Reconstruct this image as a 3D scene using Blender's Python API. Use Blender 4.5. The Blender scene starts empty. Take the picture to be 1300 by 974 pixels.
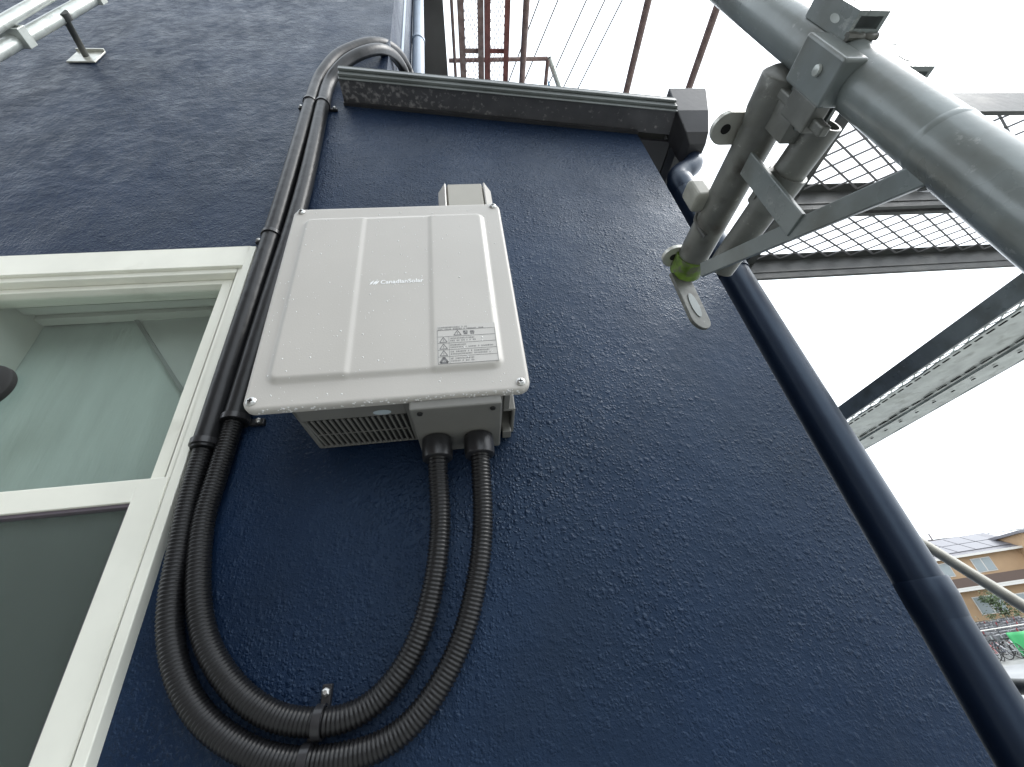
import bpy, bmesh, math, random
from mathutils import Vector, Matrix, noise
random.seed(7)
S = bpy.context.scene
COL = S.collection
R = math.radians

# ------------------------------------------------------------------ camera
HC, DW = 3.0, 0.8                       # camera height, distance to the wall
AX_R = Vector((0.99161402, -0.04592653, -0.12079895))
AX_D = Vector((-0.07533515, 0.55406198, -0.82905967))
AX_F = Vector((0.10500594, 0.8312076, 0.54595574))
cam = bpy.data.cameras.new('camera')
cam.sensor_width = 36
cam.lens = 36 * 530 / 1300
cam.clip_start = 0.02
cam.clip_end = 2000
co = bpy.data.objects.new('camera', cam)
COL.objects.link(co)
m = Matrix.Identity(4)
for i in range(3):
    m[i][0], m[i][1], m[i][2] = AX_R[i], -AX_D[i], -AX_F[i]
m[0][3], m[1][3], m[2][3] = 0, -DW, HC
co.matrix_world = m
S.camera = co

# ------------------------------------------------------------------ overcast sky and sun
SUN_EL, SUN_AZ = R(52), R(104)          # azimuth clockwise from +Y
w = bpy.data.worlds.new('World')
S.world = w
w.use_nodes = True
nt = w.node_tree
bg = nt.nodes['Background']
sky = nt.nodes.new('ShaderNodeTexSky')
sky.sky_type = 'NISHITA'
sky.sun_disc = False
sky.sun_elevation = SUN_EL
sky.sun_rotation = SUN_AZ
sky.dust_density = 3.0
hs = nt.nodes.new('ShaderNodeHueSaturation')
hs.inputs['Saturation'].default_value = 0.10
nt.links.new(sky.outputs[0], hs.inputs['Color'])
mixc = nt.nodes.new('ShaderNodeMix')
mixc.data_type = 'RGBA'
mixc.inputs['Factor'].default_value = 0.55
mixc.inputs['B'].default_value = (7.7, 8.5, 9.3, 1)      # even cloud layer
nt.links.new(hs.outputs[0], mixc.inputs['A'])
nt.links.new(mixc.outputs['Result'], bg.inputs[0])
bg.inputs[1].default_value = 0.145
sl = bpy.data.lights.new('sun', 'SUN')
sl.energy = 0.65
sl.angle = R(30)
sl.color = (1.0, 0.97, 0.93)
so = bpy.data.objects.new('sun', sl)
COL.objects.link(so)
sd = Vector((math.sin(SUN_AZ) * math.cos(SUN_EL), math.cos(SUN_AZ) * math.cos(SUN_EL), math.sin(SUN_EL)))
so.rotation_euler = sd.to_track_quat('Z', 'Y').to_euler()
so.location = (6, -6, 12)
S.view_settings.view_transform = 'Standard'
S.view_settings.look = 'None'
S.view_settings.exposure = 1.27
S.view_settings.gamma = 1
S.view_settings.use_curve_mapping = False
S.render.engine = 'CYCLES'
S.cycles.max_bounces = 8
S.cycles.use_denoising = True

# ------------------------------------------------------------------ surveying: picture point -> place on a known plane
C0 = Vector((0, -DW, HC))
def ray(x, y):
    return AX_R * (x - 650) + AX_D * (y - 487) + AX_F * 530
def onY(x, y, Y):                        # Y = metres in front of the camera towards the wall
    d = ray(x, y)
    return C0 + d * (Y / d.y)
def onZ(x, y, Z):
    d = ray(x, y)
    return C0 + d * (Z / d.z)
def cw(X, Y, Z):                         # camera-relative to world
    return Vector((X, Y - DW, Z + HC))

# ------------------------------------------------------------------ materials
def mat(name, col, rough=0.5, metal=0.0, spec=0.5, var=0.0, vscale=8.0, bump=0.0, bscale=60.0, bdist=0.002,
        coat=0.0, dirt=None, dscale=5.0, dlo=0.55, dhi=0.7, rvar=0.0, trans=0.0):
    M = bpy.data.materials.new(name)
    M.use_nodes = True
    t = M.node_tree
    b = t.nodes['Principled BSDF']
    L = t.links.new
    b.inputs['Base Color'].default_value = (*col, 1)
    b.inputs['Roughness'].default_value = rough
    b.inputs['Metallic'].default_value = metal
    b.inputs['Specular IOR Level'].default_value = spec
    b.inputs['Coat Weight'].default_value = coat
    b.inputs['Coat Roughness'].default_value = 0.12
    b.inputs['Transmission Weight'].default_value = trans
    tc = t.nodes.new('ShaderNodeTexCoord')
    def nz(sc, det=6):
        n = t.nodes.new('ShaderNodeTexNoise')
        n.inputs['Scale'].default_value = sc
        n.inputs['Detail'].default_value = det
        L(tc.outputs['Object'], n.inputs['Vector'])
        return n
    last = None
    if var:
        n = nz(vscale)
        mr = t.nodes.new('ShaderNodeMapRange')
        mr.inputs['From Min'].default_value = 0.3
        mr.inputs['From Max'].default_value = 0.7
        mr.inputs['To Min'].default_value = 1 - var
        mr.inputs['To Max'].default_value = 1 + var
        L(n.outputs[0], mr.inputs[0])
        mx = t.nodes.new('ShaderNodeVectorMath')
        mx.operation = 'SCALE'
        mx.inputs[0].default_value = col
        L(mr.outputs[0], mx.inputs['Scale'])
        last = mx.outputs[0]
    if dirt:
        n = nz(dscale, 9)
        mr = t.nodes.new('ShaderNodeMapRange')
        mr.inputs['From Min'].default_value = dlo
        mr.inputs['From Max'].default_value = dhi
        L(n.outputs[0], mr.inputs[0])
        mx = t.nodes.new('ShaderNodeMix')
        mx.data_type = 'RGBA'
        if last: L(last, mx.inputs['A'])
        else: mx.inputs['A'].default_value = (*col, 1)
        mx.inputs['B'].default_value = (*dirt, 1)
        L(mr.outputs[0], mx.inputs['Factor'])
        last = mx.outputs['Result']
    if last: L(last, b.inputs['Base Color'])
    if rvar:
        n = nz(vscale * 1.7)
        mr = t.nodes.new('ShaderNodeMapRange')
        mr.inputs['From Min'].default_value = 0.3
        mr.inputs['From Max'].default_value = 0.7
        mr.inputs['To Min'].default_value = max(0.02, rough - rvar)
        mr.inputs['To Max'].default_value = min(1, rough + rvar)
        L(n.outputs[0], mr.inputs[0])
        L(mr.outputs[0], b.inputs['Roughness'])
    if bump:
        n = nz(bscale, 4)
        bp = t.nodes.new('ShaderNodeBump')
        bp.inputs['Strength'].default_value = bump
        bp.inputs['Distance'].default_value = bdist
        L(n.outputs[0], bp.inputs['Height'])
        L(bp.outputs[0], b.inputs['Normal'])
        if coat: L(bp.outputs[0], b.inputs['Coat Normal'])
    return M

NAVY = (0.0050, 0.0140, 0.038)
def stucco(name):
    """rain-wet navy masonry paint over rolled stipple"""
    M = bpy.data.materials.new(name)
    M.use_nodes = True
    t = M.node_tree
    L = t.links.new
    b = t.nodes['Principled BSDF']
    tc = t.nodes.new('ShaderNodeTexCoord')
    def nz(sc, det, rg=0.5):
        n = t.nodes.new('ShaderNodeTexNoise')
        n.inputs['Scale'].default_value = sc
        n.inputs['Detail'].default_value = det
        n.inputs['Roughness'].default_value = rg
        L(tc.outputs['Object'], n.inputs['Vector'])
        return n.outputs[0]
    def rng(s, a, c, lo, hi):
        r = t.nodes.new('ShaderNodeMapRange')
        r.inputs['From Min'].default_value = a; r.inputs['From Max'].default_value = c
        r.inputs['To Min'].default_value = lo; r.inputs['To Max'].default_value = hi
        L(s, r.inputs[0]); return r.outputs[0]
    def mth(op, a, c):
        q = t.nodes.new('ShaderNodeMath'); q.operation = op
        for i, s in enumerate((a, c)):
            if isinstance(s, (int, float)): q.inputs[i].default_value = s
            else: L(s, q.inputs[i])
        return q.outputs[0]
    # stipple: separate crumbs of two sizes over a fine orange-peel, on slow undulations
    wp = t.nodes.new('ShaderNodeTexNoise'); wp.inputs['Scale'].default_value = 160; wp.inputs['Detail'].default_value = 2
    L(tc.outputs['Object'], wp.inputs['Vector'])
    wa = t.nodes.new('ShaderNodeVectorMath'); wa.operation = 'SCALE'; wa.inputs['Scale'].default_value = 0.007
    L(wp.outputs['Color'], wa.inputs[0])
    wv = t.nodes.new('ShaderNodeVectorMath'); wv.operation = 'ADD'
    L(tc.outputs['Object'], wv.inputs[0]); L(wa.outputs[0], wv.inputs[1])
    def crumbs(sc, keep, rad):
        v = t.nodes.new('ShaderNodeTexVoronoi'); v.inputs['Scale'].default_value = sc
        L(wv.outputs[0], v.inputs['Vector'])
        body = rng(v.outputs['Distance'], rad, rad * .25, 0, 1)
        sp = t.nodes.new('ShaderNodeSeparateColor'); L(v.outputs['Color'], sp.inputs[0])
        on = rng(sp.outputs[0], keep, keep + .25, 0, 1)
        return mth('MULTIPLY', body, on)
    fine = nz(420, 3, 0.6)
    sx = t.nodes.new('ShaderNodeSeparateXYZ'); L(tc.outputs['Object'], sx.inputs[0])
    mask = mth('MULTIPLY', rng(sx.outputs[0], -.35, -.70, 0, 1), rng(sx.outputs[2], 4.0, 4.5, 0, 1))   # trowel dabs of the upper wall
    dab = mth('MULTIPLY', rng(nz(24, 5, .65), .44, .62, 0, 1), mth('ADD', mth('MULTIPLY', mask, .38), .14))
    wav = mth('ADD', nz(7, 3, 0.5), dab)
    patch = rng(nz(2.6, 4), 0.36, 0.64, 0.35, 1.3)
    h = mth('ADD', crumbs(175, .25, .6), mth('MULTIPLY', crumbs(80, .55, .5), 1.5))
    h = mth('ADD', mth('MULTIPLY', h, patch), mth('MULTIPLY', fine, 0.5))
    bp = t.nodes.new('ShaderNodeBump')
    bp.inputs['Strength'].default_value = 0.9
    bp.inputs['Distance'].default_value = 0.0011
    L(h, bp.inputs['Height'])
    bp2 = t.nodes.new('ShaderNodeBump')
    bp2.inputs['Strength'].default_value = 1.0
    bp2.inputs['Distance'].default_value = 0.004
    L(wav, bp2.inputs['Height'])
    L(bp2.outputs[0], bp.inputs['Normal'])
    L(bp.outputs[0], b.inputs['Normal'])
    sc = t.nodes.new('ShaderNodeVectorMath'); sc.operation = 'SCALE'
    sc.inputs[0].default_value = NAVY
    L(rng(nz(2.2, 7, 0.65), 0.3, 0.7, 0.72, 1.3), sc.inputs['Scale'])
    L(sc.outputs[0], b.inputs['Base Color'])
    rgh = mth('ADD', rng(nz(5, 6, 0.7), 0.3, 0.7, 0.32, 0.54), mth('MULTIPLY', mask, rng(nz(15, 6, .65), .40, .64, -.05, .10)))
    L(rgh, b.inputs['Roughness'])
    b.inputs['Specular IOR Level'].default_value = 0.36
    b.inputs['Specular Tint'].default_value = (.60, .79, 1, 1)
    return M

M_WALL = stucco('navy_stucco')
M_NAVYPIPE = mat('navy_pipe_paint', (0.008, 0.014, 0.030), 0.36, spec=.5, var=0.15, bump=0.25, bscale=25, bdist=0.002)
M_NAVYPIPE.node_tree.nodes['Principled BSDF'].inputs['Specular Tint'].default_value = (.66, .82, 1, 1)
M_COVER = mat('grey_powder_coat', (0.49, 0.47, 0.435), 0.42, var=0.03, vscale=5, bump=0.25, bscale=420, bdist=0.0006)
M_BODY = mat('grey_steel_body', (0.20, 0.197, 0.182), 0.45, var=0.06, vscale=12, bump=0.15, bscale=300, bdist=0.0005)
M_HOOD = mat('warm_grey_hood', (0.36, 0.345, 0.30), 0.5, var=0.05)
M_BLACKHOLE = mat('dark_interior', (0.012, 0.012, 0.012), 0.8)
M_RUBBER = mat('black_hose_plastic', (0.009, 0.009, 0.010), 0.36, spec=.4, var=0.25, vscale=14, bump=0.2, bscale=60)
M_SLEEVE = mat('black_sleeve_plastic', (0.009, 0.0095, 0.0105), 0.36, spec=.36, var=0.3, vscale=10, bump=0.5, bscale=28, bdist=0.003)
M_SOCKET = mat('black_socket_plastic', (0.02, 0.02, 0.022), 0.3, var=0.2, bump=0.15, bscale=80)
M_SCREW = mat('screw_steel', (0.55, 0.55, 0.53), 0.3, 0.9, bump=0.2, bscale=200)
M_WHITE = mat('white_print', (0.86, 0.87, 0.87), 0.5)
M_INK = mat('grey_print', (0.17, 0.17, 0.17), 0.6)
M_LABEL = mat('label_film', (0.50, 0.485, 0.455), 0.35)
M_DROP = bpy.data.materials.new('rain_water')
M_DROP.use_nodes = True
_t = M_DROP.node_tree
_b = _t.nodes['Principled BSDF']
_b.inputs['Base Color'].default_value = (.74, .74, .73, 1)
_b.inputs['Roughness'].default_value = 0.06
M_FRAME = mat('white_window_frame', (0.80, 0.80, 0.71), 0.33, var=0.05, vscale=9, bump=0.06, bscale=90, dirt=(0.42, 0.42, 0.33), dscale=7, dlo=0.62, dhi=0.9)
M_GASKET = mat('grey_gasket', (0.13, 0.11, 0.13), 0.6)
M_REVEAL = mat('white_reveal', (0.60, 0.63, 0.58), 0.6, var=0.06, vscale=4)
M_BLIND = mat('pale_teal_blind', (.42, .49, .455), 0.7, var=0.12, vscale=3.5, bump=0.3, bscale=6, bdist=0.02)
M_REFLECTION = mat('pale_grey_reflection', (.42, .46, .43), 0.7, var=.08, vscale=5)  # grey of the pane reflection built on the blind
M_REFLECTION_EDGE = mat('grey_reflection_edge', (.25, .28, .265), 0.7)
_t = M_BLIND.node_tree                     # soft upright streaks in the cloth
_tc = [n for n in _t.nodes if n.bl_idname == 'ShaderNodeTexCoord'][0]
_mp = _t.nodes.new('ShaderNodeMapping'); _mp.inputs['Scale'].default_value = (3.2, 1, .55)
_t.links.new(_tc.outputs['Object'], _mp.inputs[0])
for _n in [n for n in _t.nodes if n.bl_idname == 'ShaderNodeTexNoise']: _t.links.new(_mp.outputs[0], _n.inputs['Vector'])
M_VERGE = mat('dark_verge_metal', (0.033, 0.033, 0.036), 0.42, var=0.25, vscale=9, bump=0.15, bscale=50)
M_SOFFIT = mat('dirty_dark_soffit', (0.075, 0.075, 0.082), 0.4, var=0.2, vscale=14, dirt=(.26, .25, .25), dscale=62, dlo=.57, dhi=.72)
_t = M_SOFFIT.node_tree
_mx = [n for n in _t.nodes if n.bl_idname == 'ShaderNodeMix'][0]
_src = _mx.inputs['Factor'].links[0].from_socket
_tc = _t.nodes.new('ShaderNodeTexCoord'); _sx = _t.nodes.new('ShaderNodeSeparateXYZ'); _mr = _t.nodes.new('ShaderNodeMapRange'); _mu = _t.nodes.new('ShaderNodeMath'); _mu.operation = 'ADD'
_mr.inputs['From Min'].default_value = -.42; _mr.inputs['From Max'].default_value = .35; _mr.inputs['To Min'].default_value = .11; _mr.inputs['To Max'].default_value = -.05
_t.links.new(_tc.outputs['Object'], _sx.inputs[0]); _t.links.new(_sx.outputs[0], _mr.inputs[0])
_no = _src.node.inputs[0].links[0].from_socket
_t.links.new(_no, _mu.inputs[0]); _t.links.new(_mr.outputs[0], _mu.inputs[1]); _t.links.new(_mu.outputs[0], _src.node.inputs[0])
M_SOFFIT2 = mat('dark_side_soffit', (0.03, 0.03, 0.035), 0.5)
M_LIP = mat('grey_verge_lip', (0.15, 0.165, 0.16), 0.35, var=.2, vscale=6)
M_ROOF = mat('grey_roof_sheet', (0.09, 0.09, 0.085), 0.45, var=0.2, vscale=3)
M_STEEL = mat('galvanised_wet', (0.205, 0.232, 0.228), 0.34, 0.12, var=0.16, vscale=11, bump=0.22, bscale=34, bdist=0.0025,
              dirt=(0.14, 0.15, 0.135), dscale=13, dlo=0.50, dhi=0.72, rvar=0.1, coat=0.25)
def speckle(M, col, sc, lo, hi):
    t = M.node_tree; b = t.nodes['Principled BSDF']; src = b.inputs['Base Color'].links[0].from_socket
    n = t.nodes.new('ShaderNodeTexNoise'); n.inputs['Scale'].default_value = sc; n.inputs['Detail'].default_value = 8; n.inputs['Roughness'].default_value = .75
    tc = [q for q in t.nodes if q.bl_idname == 'ShaderNodeTexCoord'][0]; t.links.new(tc.outputs['Object'], n.inputs['Vector'])
    mr = t.nodes.new('ShaderNodeMapRange'); mr.inputs['From Min'].default_value = lo; mr.inputs['From Max'].default_value = hi; t.links.new(n.outputs[0], mr.inputs[0])
    mx = t.nodes.new('ShaderNodeMix'); mx.data_type = 'RGBA'; t.links.new(mr.outputs[0], mx.inputs['Factor']); t.links.new(src, mx.inputs['A']); mx.inputs['B'].default_value = (*col, 1)
    t.links.new(mx.outputs['Result'], b.inputs['Base Color'])
speckle(M_STEEL, (.42, .44, .42), 46, .60, .72)          # pale zinc bloom and cement splashes
speckle(M_STEEL, (.11, .085, .06), 30, .66, .76)         # small rust spots
M_STEELD = mat('galvanised_worn', (0.16, 0.165, 0.15), 0.42, 0.2, var=0.28, vscale=22, bump=0.3, bscale=50, bdist=0.002,
               dirt=(0.06, 0.055, 0.045), dscale=24, dlo=0.52, dhi=0.72)
speckle(M_STEELD, (.34, .34, .31), 60, .60, .72)
speckle(M_STEELD, (.10, .065, .04), 36, .64, .76)
M_STEELB = mat('galvanised_bright', (0.50, 0.53, 0.50), 0.32, 0.3, var=0.2, vscale=18, bump=0.3, bscale=40,
               dirt=(0.24, 0.25, 0.22), dscale=22, dlo=0.55, dhi=0.75, coat=0.2)
M_RUST = mat('brown_rusty_steel', (0.24, 0.165, 0.15), 0.6, var=0.35, vscale=16, bump=0.3, bscale=60,
             dirt=(0.34, 0.28, 0.26), dscale=20, dlo=0.5, dhi=0.7)
M_RUSTRED = mat('red_oxide_steel', (0.24, 0.095, 0.085), 0.6, var=0.3, vscale=16)
M_DARKST = mat('dark_channel_steel', (0.075, 0.078, 0.075), 0.45, 0.1, var=0.3, vscale=14, bump=0.3, bscale=50,
               dirt=(0.17, 0.165, 0.15), dscale=9, dlo=0.56, dhi=0.75)
M_MESHST = mat('grey_mesh_steel', (.28, .27, .28), .5, var=.2, vscale=20)
M_GREEN = mat('green_marking_tape', (0.13, 0.22, 0.03), 0.5, var=0.5, vscale=60, dirt=(0.12, 0.13, 0.09), dscale=80, dlo=0.5, dhi=0.65, bump=0.5, bscale=120)
M_PLATE = mat('zinc_plate', (0.62, 0.62, 0.56), 0.3, 0.4, var=0.2, vscale=30, bump=0.2, bscale=40)

# ------------------------------------------------------------------ mesh collecting
class MB:
    def __init__(s): s.v = []; s.f = []; s.mi = []; s.cur = 0
    def add(s, vs, fs):
        o = len(s.v)
        s.v += [tuple(p) for p in vs]
        s.f += [tuple(i + o for i in f) for f in fs]
        s.mi += [s.cur] * len(fs)
        return s
    def box(s, x0, x1, y0, y1, z0, z1, M=None):
        vs = [Vector((x, y, z)) for x in (x0, x1) for y in (y0, y1) for z in (z0, z1)]
        if M is not None: vs = [M @ p for p in vs]
        return s.add(vs, [(0, 1, 3, 2), (4, 6, 7, 5), (0, 4, 5, 1), (2, 3, 7, 6), (0, 2, 6, 4), (1, 5, 7, 3)])
    def bar(s, a, b, wd, ht, up=(0, 0, 1)):
        """rectangular bar a->b; wd sideways, ht along up"""
        a, b = Vector(a), Vector(b)
        d = (b - a).normalized()
        u = Vector(up)
        sd = d.cross(u)
        if sd.length < 1e-5: sd = d.cross(Vector((1, 0, 0)))
        sd.normalize()
        u = sd.cross(d)
        vs = [p + sd * (i * wd / 2) + u * (j * ht / 2) for p in (a, b) for i in (-1, 1) for j in (-1, 1)]
        return s.add(vs, [(0, 1, 3, 2), (4, 6, 7, 5), (0, 4, 5, 1), (2, 3, 7, 6), (0, 2, 6, 4), (1, 5, 7, 3)])
    def rings(s, path, radii, seg=16, cap=True, axis=None):
        P = [Vector(p) for p in path]
        n = len(P)
        T = [(P[min(i + 1, n - 1)] - P[max(i - 1, 0)]) for i in range(n)]
        good = [t for t in T if t.length > 1e-9]
        last = good[0]
        for i in range(n):                 # doubled points take their neighbour's direction
            if T[i].length > 1e-9: last = T[i]
            T[i] = Vector(axis).normalized() if axis is not None else last.normalized()
        ref = Vector((0, 0, 1)) if abs(T[0].z) < 0.9 else Vector((1, 0, 0))
        N = (ref - T[0] * ref.dot(T[0])).normalized()
        vs = []
        for i in range(n):
            N = (N - T[i] * N.dot(T[i])).normalized()
            B = T[i].cross(N)
            r = radii[i] if hasattr(radii, '__len__') else radii
            for k in range(seg):
                a = 2 * math.pi * k / seg
                vs.append(P[i] + N * (r * math.cos(a)) + B * (r * math.sin(a)))
        fs = [(i * seg + k, i * seg + (k + 1) % seg, (i + 1) * seg + (k + 1) % seg, (i + 1) * seg + k)
              for i in range(n - 1) for k in range(seg)]
        if cap:
            fs.append(tuple(range(seg))[::-1])
            fs.append(tuple((n - 1) * seg + k for k in range(seg)))
        return s.add(vs, fs)
    def tube(s, a, b, r, seg=20, cap=True):
        return s.rings([a, b], r, seg, cap)
    def pipe(s, a, b, r, wall=0.0024, seg=24):
        """hollow pipe with open ends"""
        a, b = Vector(a), Vector(b)
        d = (b - a).normalized()
        return s.rings([b - d * .06, b, b, a, a, a + d * .06], [r - wall, r - wall, r, r, r - wall, r - wall], seg, False, axis=d)
    def prism(s, pts, d):
        """polygon pts (3D, planar) pushed along d"""
        d = Vector(d)
        n = len(pts)
        P = [Vector(p) for p in pts]
        vs = P + [p + d for p in P]
        fs = [tuple(range(n))[::-1], tuple(range(n, 2 * n))] + [(i, (i + 1) % n, n + (i + 1) % n, n + i) for i in range(n)]
        return s.add(vs, fs)
    def build(s, name, mats, parent=None, smooth=False, bevel=0.0, loc=None, seg=2):
        me = bpy.data.meshes.new(name)
        off = Vector((0, 0, 0))
        if parent is not None:
            off = world_loc(parent)
        elif loc is not None:
            off = Vector(loc)
        me.from_pydata([(p[0] - off.x, p[1] - off.y, p[2] - off.z) for p in s.v], [], s.f)
        for mm in (mats if isinstance(mats, (list, tuple)) else [mats]): me.materials.append(mm)
        for p, k in zip(me.polygons, s.mi): p.material_index = k
        bm = bmesh.new(); bm.from_mesh(me)
        bmesh.ops.remove_doubles(bm, verts=bm.verts, dist=1e-6)
        bmesh.ops.recalc_face_normals(bm, faces=bm.faces)
        if bevel:
            es = [e for e in bm.edges if len(e.link_faces) == 2 and e.calc_face_angle(0) > 0.6]
            bmesh.ops.bevel(bm, geom=es, offset=bevel, segments=seg, profile=0.5, affect='EDGES', clamp_overlap=True)
        if smooth:
            for f in bm.faces: f.smooth = True
            for e in bm.edges:
                if len(e.link_faces) == 2 and e.calc_face_angle(0) > R(42): e.smooth = False
        bm.to_mesh(me); bm.free()
        o = bpy.data.objects.new(name, me)
        COL.objects.link(o)
        if parent is not None: o.parent = parent
        elif loc is not None: o.location = loc
        return o

def world_loc(o):
    p = Vector(o.location)
    while o.parent:
        o = o.parent
        p += Vector(o.location)
    return p
def tag(o, label, cat, group=None, kind=None):
    if label: o['label'] = label
    if cat: o['category'] = cat
    if group: o['group'] = group
    if kind: o['kind'] = kind
    return o
def thing(name, loc, label, cat, group=None):
    o = bpy.data.objects.new(name, None)
    o.empty_display_size = 0.1
    COL.objects.link(o)
    o.location = loc
    return tag(o, label, cat, group)
def structure(o): o['kind'] = 'structure'; return o
def copy_thing(o, loc, label=None, rz=0):
    c = o.copy(); COL.objects.link(c); c.location = loc; c.rotation_euler = (0, 0, rz)
    if label: c['label'] = label
    for ch in o.children:
        d = ch.copy(); COL.objects.link(d); d.parent = c
        for g in ch.children:
            e = g.copy(); COL.objects.link(e); e.parent = d
    return c
def spline(P, step):
    P = [Vector(p) for p in P]
    Q = [P[0] * 2 - P[1]] + P + [P[-1] * 2 - P[-2]]
    out = []
    for i in range(1, len(Q) - 2):
        a, b, c, d = Q[i - 1:i + 3]
        for k in range(24):
            t = k / 24
            out.append(0.5 * ((2 * b) + (c - a) * t + (2 * a - 5 * b + 4 * c - d) * t * t + (3 * b - a - 3 * c + d) * t ** 3))
    out.append(P[-1])
    # smooth, then resample by length
    for _ in range(12):
        out = [out[0]] + [(out[i - 1] + out[i] * 2 + out[i + 1]) / 4 for i in range(1, len(out) - 1)] + [out[-1]]
    res = [out[0]]; acc = 0
    for i in range(len(out) - 1):
        a, b = out[i], out[i + 1]
        L = (b - a).length
        if L == 0: continue
        t = step - acc
        while t <= L:
            res.append(a.lerp(b, t / L)); t += step
        acc = L - (t - step)
    return res
def text_mesh(body, size, mtx, material, name, parent, ext=0.0003, align='LEFT', bold=0.0):
    cu = bpy.data.curves.new('t', 'FONT')
    cu.body = body; cu.size = size; cu.extrude = ext; cu.align_x = align; cu.offset = bold
    to = bpy.data.objects.new('t', cu); COL.objects.link(to)
    dg = bpy.context.evaluated_depsgraph_get()
    me = bpy.data.meshes.new_from_object(to.evaluated_get(dg))
    bpy.data.objects.remove(to)
    off = world_loc(parent)
    me.transform(Matrix.Translation(-off) @ mtx)
    me.materials.clear(); me.materials.append(material)
    me.name = name
    o = bpy.data.objects.new(name, me); COL.objects.link(o); o.parent = parent
    return o

# ================================================================== ground
def grid(name, x0, x1, y0, y1, z, nx, ny, material, amp=0.0):
    g = MB()
    vs = [(x0 + (x1 - x0) * i / nx, y0 + (y1 - y0) * j / ny, z) for j in range(ny + 1) for i in range(nx + 1)]
    fs = [(j * (nx + 1) + i, j * (nx + 1) + i + 1, (j + 1) * (nx + 1) + i + 1, (j + 1) * (nx + 1) + i) for j in range(ny) for i in range(nx)]
    g.add(vs, fs)
    return structure(g.build(name, material))
M_GROUND = mat('wet_pale_gravel', (0.27, 0.275, 0.26), 0.45, var=0.2, vscale=1.2, bump=0.4, bscale=18, bdist=0.01, dirt=(0.15, 0.15, 0.14), dscale=0.6)
M_ASPH = mat('wet_concrete_paving', (0.24, 0.245, 0.245), 0.35, var=0.15, vscale=0.8, bump=0.2, bscale=30, bdist=0.004)
grid('ground', -900, 900, -900, 900, 0, 12, 12, M_GROUND)
grid('pavement', 8, 60, 10, 21.0, 0.004, 8, 4, M_ASPH)

# ================================================================== the navy house
HX = 0.92 * DW                           # right corner of the lower wall
UX = -0.315 * DW                         # right corner of the upper wall
house = thing('navy_house', (0, 0, 0), 'freshly painted navy blue house wall with a low verge roof stepping down to the right', 'house')
WX0, WX1, WZ0, WZ1 = -1.28, -0.549, HC - 0.30, HC + 1.026     # window opening (outer frame)
zr = lambda X: HC + 1.835 - 0.2235 * X    # underside line of the verge at the wall
T = 0.20
f = MB()
X0 = -7.0
def panel(x0, x1, z0, z1, z1b=None):
    z1b = z1 if z1b is None else z1b
    f.prism([(x0, 0, z0), (x1, 0, z0), (x1, 0, z1b), (x0, 0, z1)], (0, T, 0))
panel(X0, WX0, 0, 9.5)
panel(WX0, WX1, 0, WZ0)
panel(WX0, WX1, WZ1, 9.5)
panel(WX1, UX, 0, 9.5)
panel(UX, HX, 0, zr(UX) + 0.05, zr(HX) + 0.05)
front = f.build('front_wall', M_WALL, house)
f = MB()
f.prism([(HX, T, 0), (HX, 7.0, 0), (HX, 7.0, zr(HX) + 0.03), (HX, T, zr(HX) + 0.03)], (-0.16, 0, 0))
f.build('side_wall', M_WALL, house)
f = MB()
f.prism([(UX, T, zr(UX) + 0.05), (UX, 4.6, zr(UX) + 0.05), (UX, 4.6, 9.5), (UX, T, 9.5)], (-0.16, 0, 0))
f.build('upper_side_wall', M_WALL, house)
f = MB(); f.prism([(X0, T, 9.4), (UX + .3, T, 9.4), (UX + .3, 4.9, 9.4), (X0, 4.9, 9.4)], (0, 0, 0.15)); f.build('upper_roof', M_ROOF, house)
# lower roof slab and its verge
EX0, EX1 = -0.405, 0.865                  # ends of the verge lip
zl = lambda X: HC + 1.836 - 0.2235 * X
ov = -0.10
f = MB(); f.prism([(UX + .002, ov + .02, zl(UX) + .031), (EX1, ov + .02, zl(EX1) + .031), (EX1, 7.2, zl(EX1) + .031), (UX + .002, 7.2, zl(UX) + .031)], (0, 0, .03))
f.build('lower_roof', M_ROOF, house)
f = MB()                                  # verge soffit: dirty strip between wall and lip
f.prism([(EX0, ov + .0155, zl(EX0) + .004), (EX1 + .004, ov + .0155, zl(EX1) + .004), (EX1 + .004, -.002, zl(EX1) - .004), (EX0, -.002, zl(EX0) - .004)], (0, 0, .012))
f.build('verge_soffit', M_SOFFIT, house)
f = MB()                                  # verge lip: face, drip edge, cap
f.prism([(EX0, ov, zl(EX0) + .008), (EX1, ov, zl(EX1) + .008), (EX1, ov, zl(EX1) + .046), (EX0, ov, zl(EX0) + .046)], (0, .010, 0))
f.prism([(EX0, ov - .010, zl(EX0) + .030), (EX1, ov - .010, zl(EX1) + .030), (EX1, ov - .010, zl(EX1) + .05), (EX0, ov - .010, zl(EX0) + .05)], (0, .009, 0))
f.prism([(EX0, ov + .0105, zl(EX0) - .008), (EX1, ov + .0105, zl(EX1) - .008), (EX1, ov + .0105, zl(EX1) + .03), (EX0, ov + .0105, zl(EX0) + .03)], (0, .004, 0))
f.prism([(EX0, ov - .010, zl(EX0) + .051), (EX1, ov - .010, zl(EX1) + .051), (EX1, ov + .06, zl(EX1) + .060), (EX0, ov + .06, zl(EX0) + .060)], (0, 0, .005))
f.build('verge_flashing', M_LIP, house, bevel=.002)
f = MB()                                  # thin dark strip standing in for the shadow line where soffit meets wall
f.prism([(EX0, -.012, zl(EX0) - .022), (HX, -.012, zl(HX) - .022), (HX, -.012, zl(HX) - .0105), (EX0, -.012, zl(EX0) - .0105)], (0, .0115, 0))
f.build('soffit_shadow_line', M_VERGE, house)
GX0_ = .871
f = MB()                                  # boxed eave over the side wall
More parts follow.
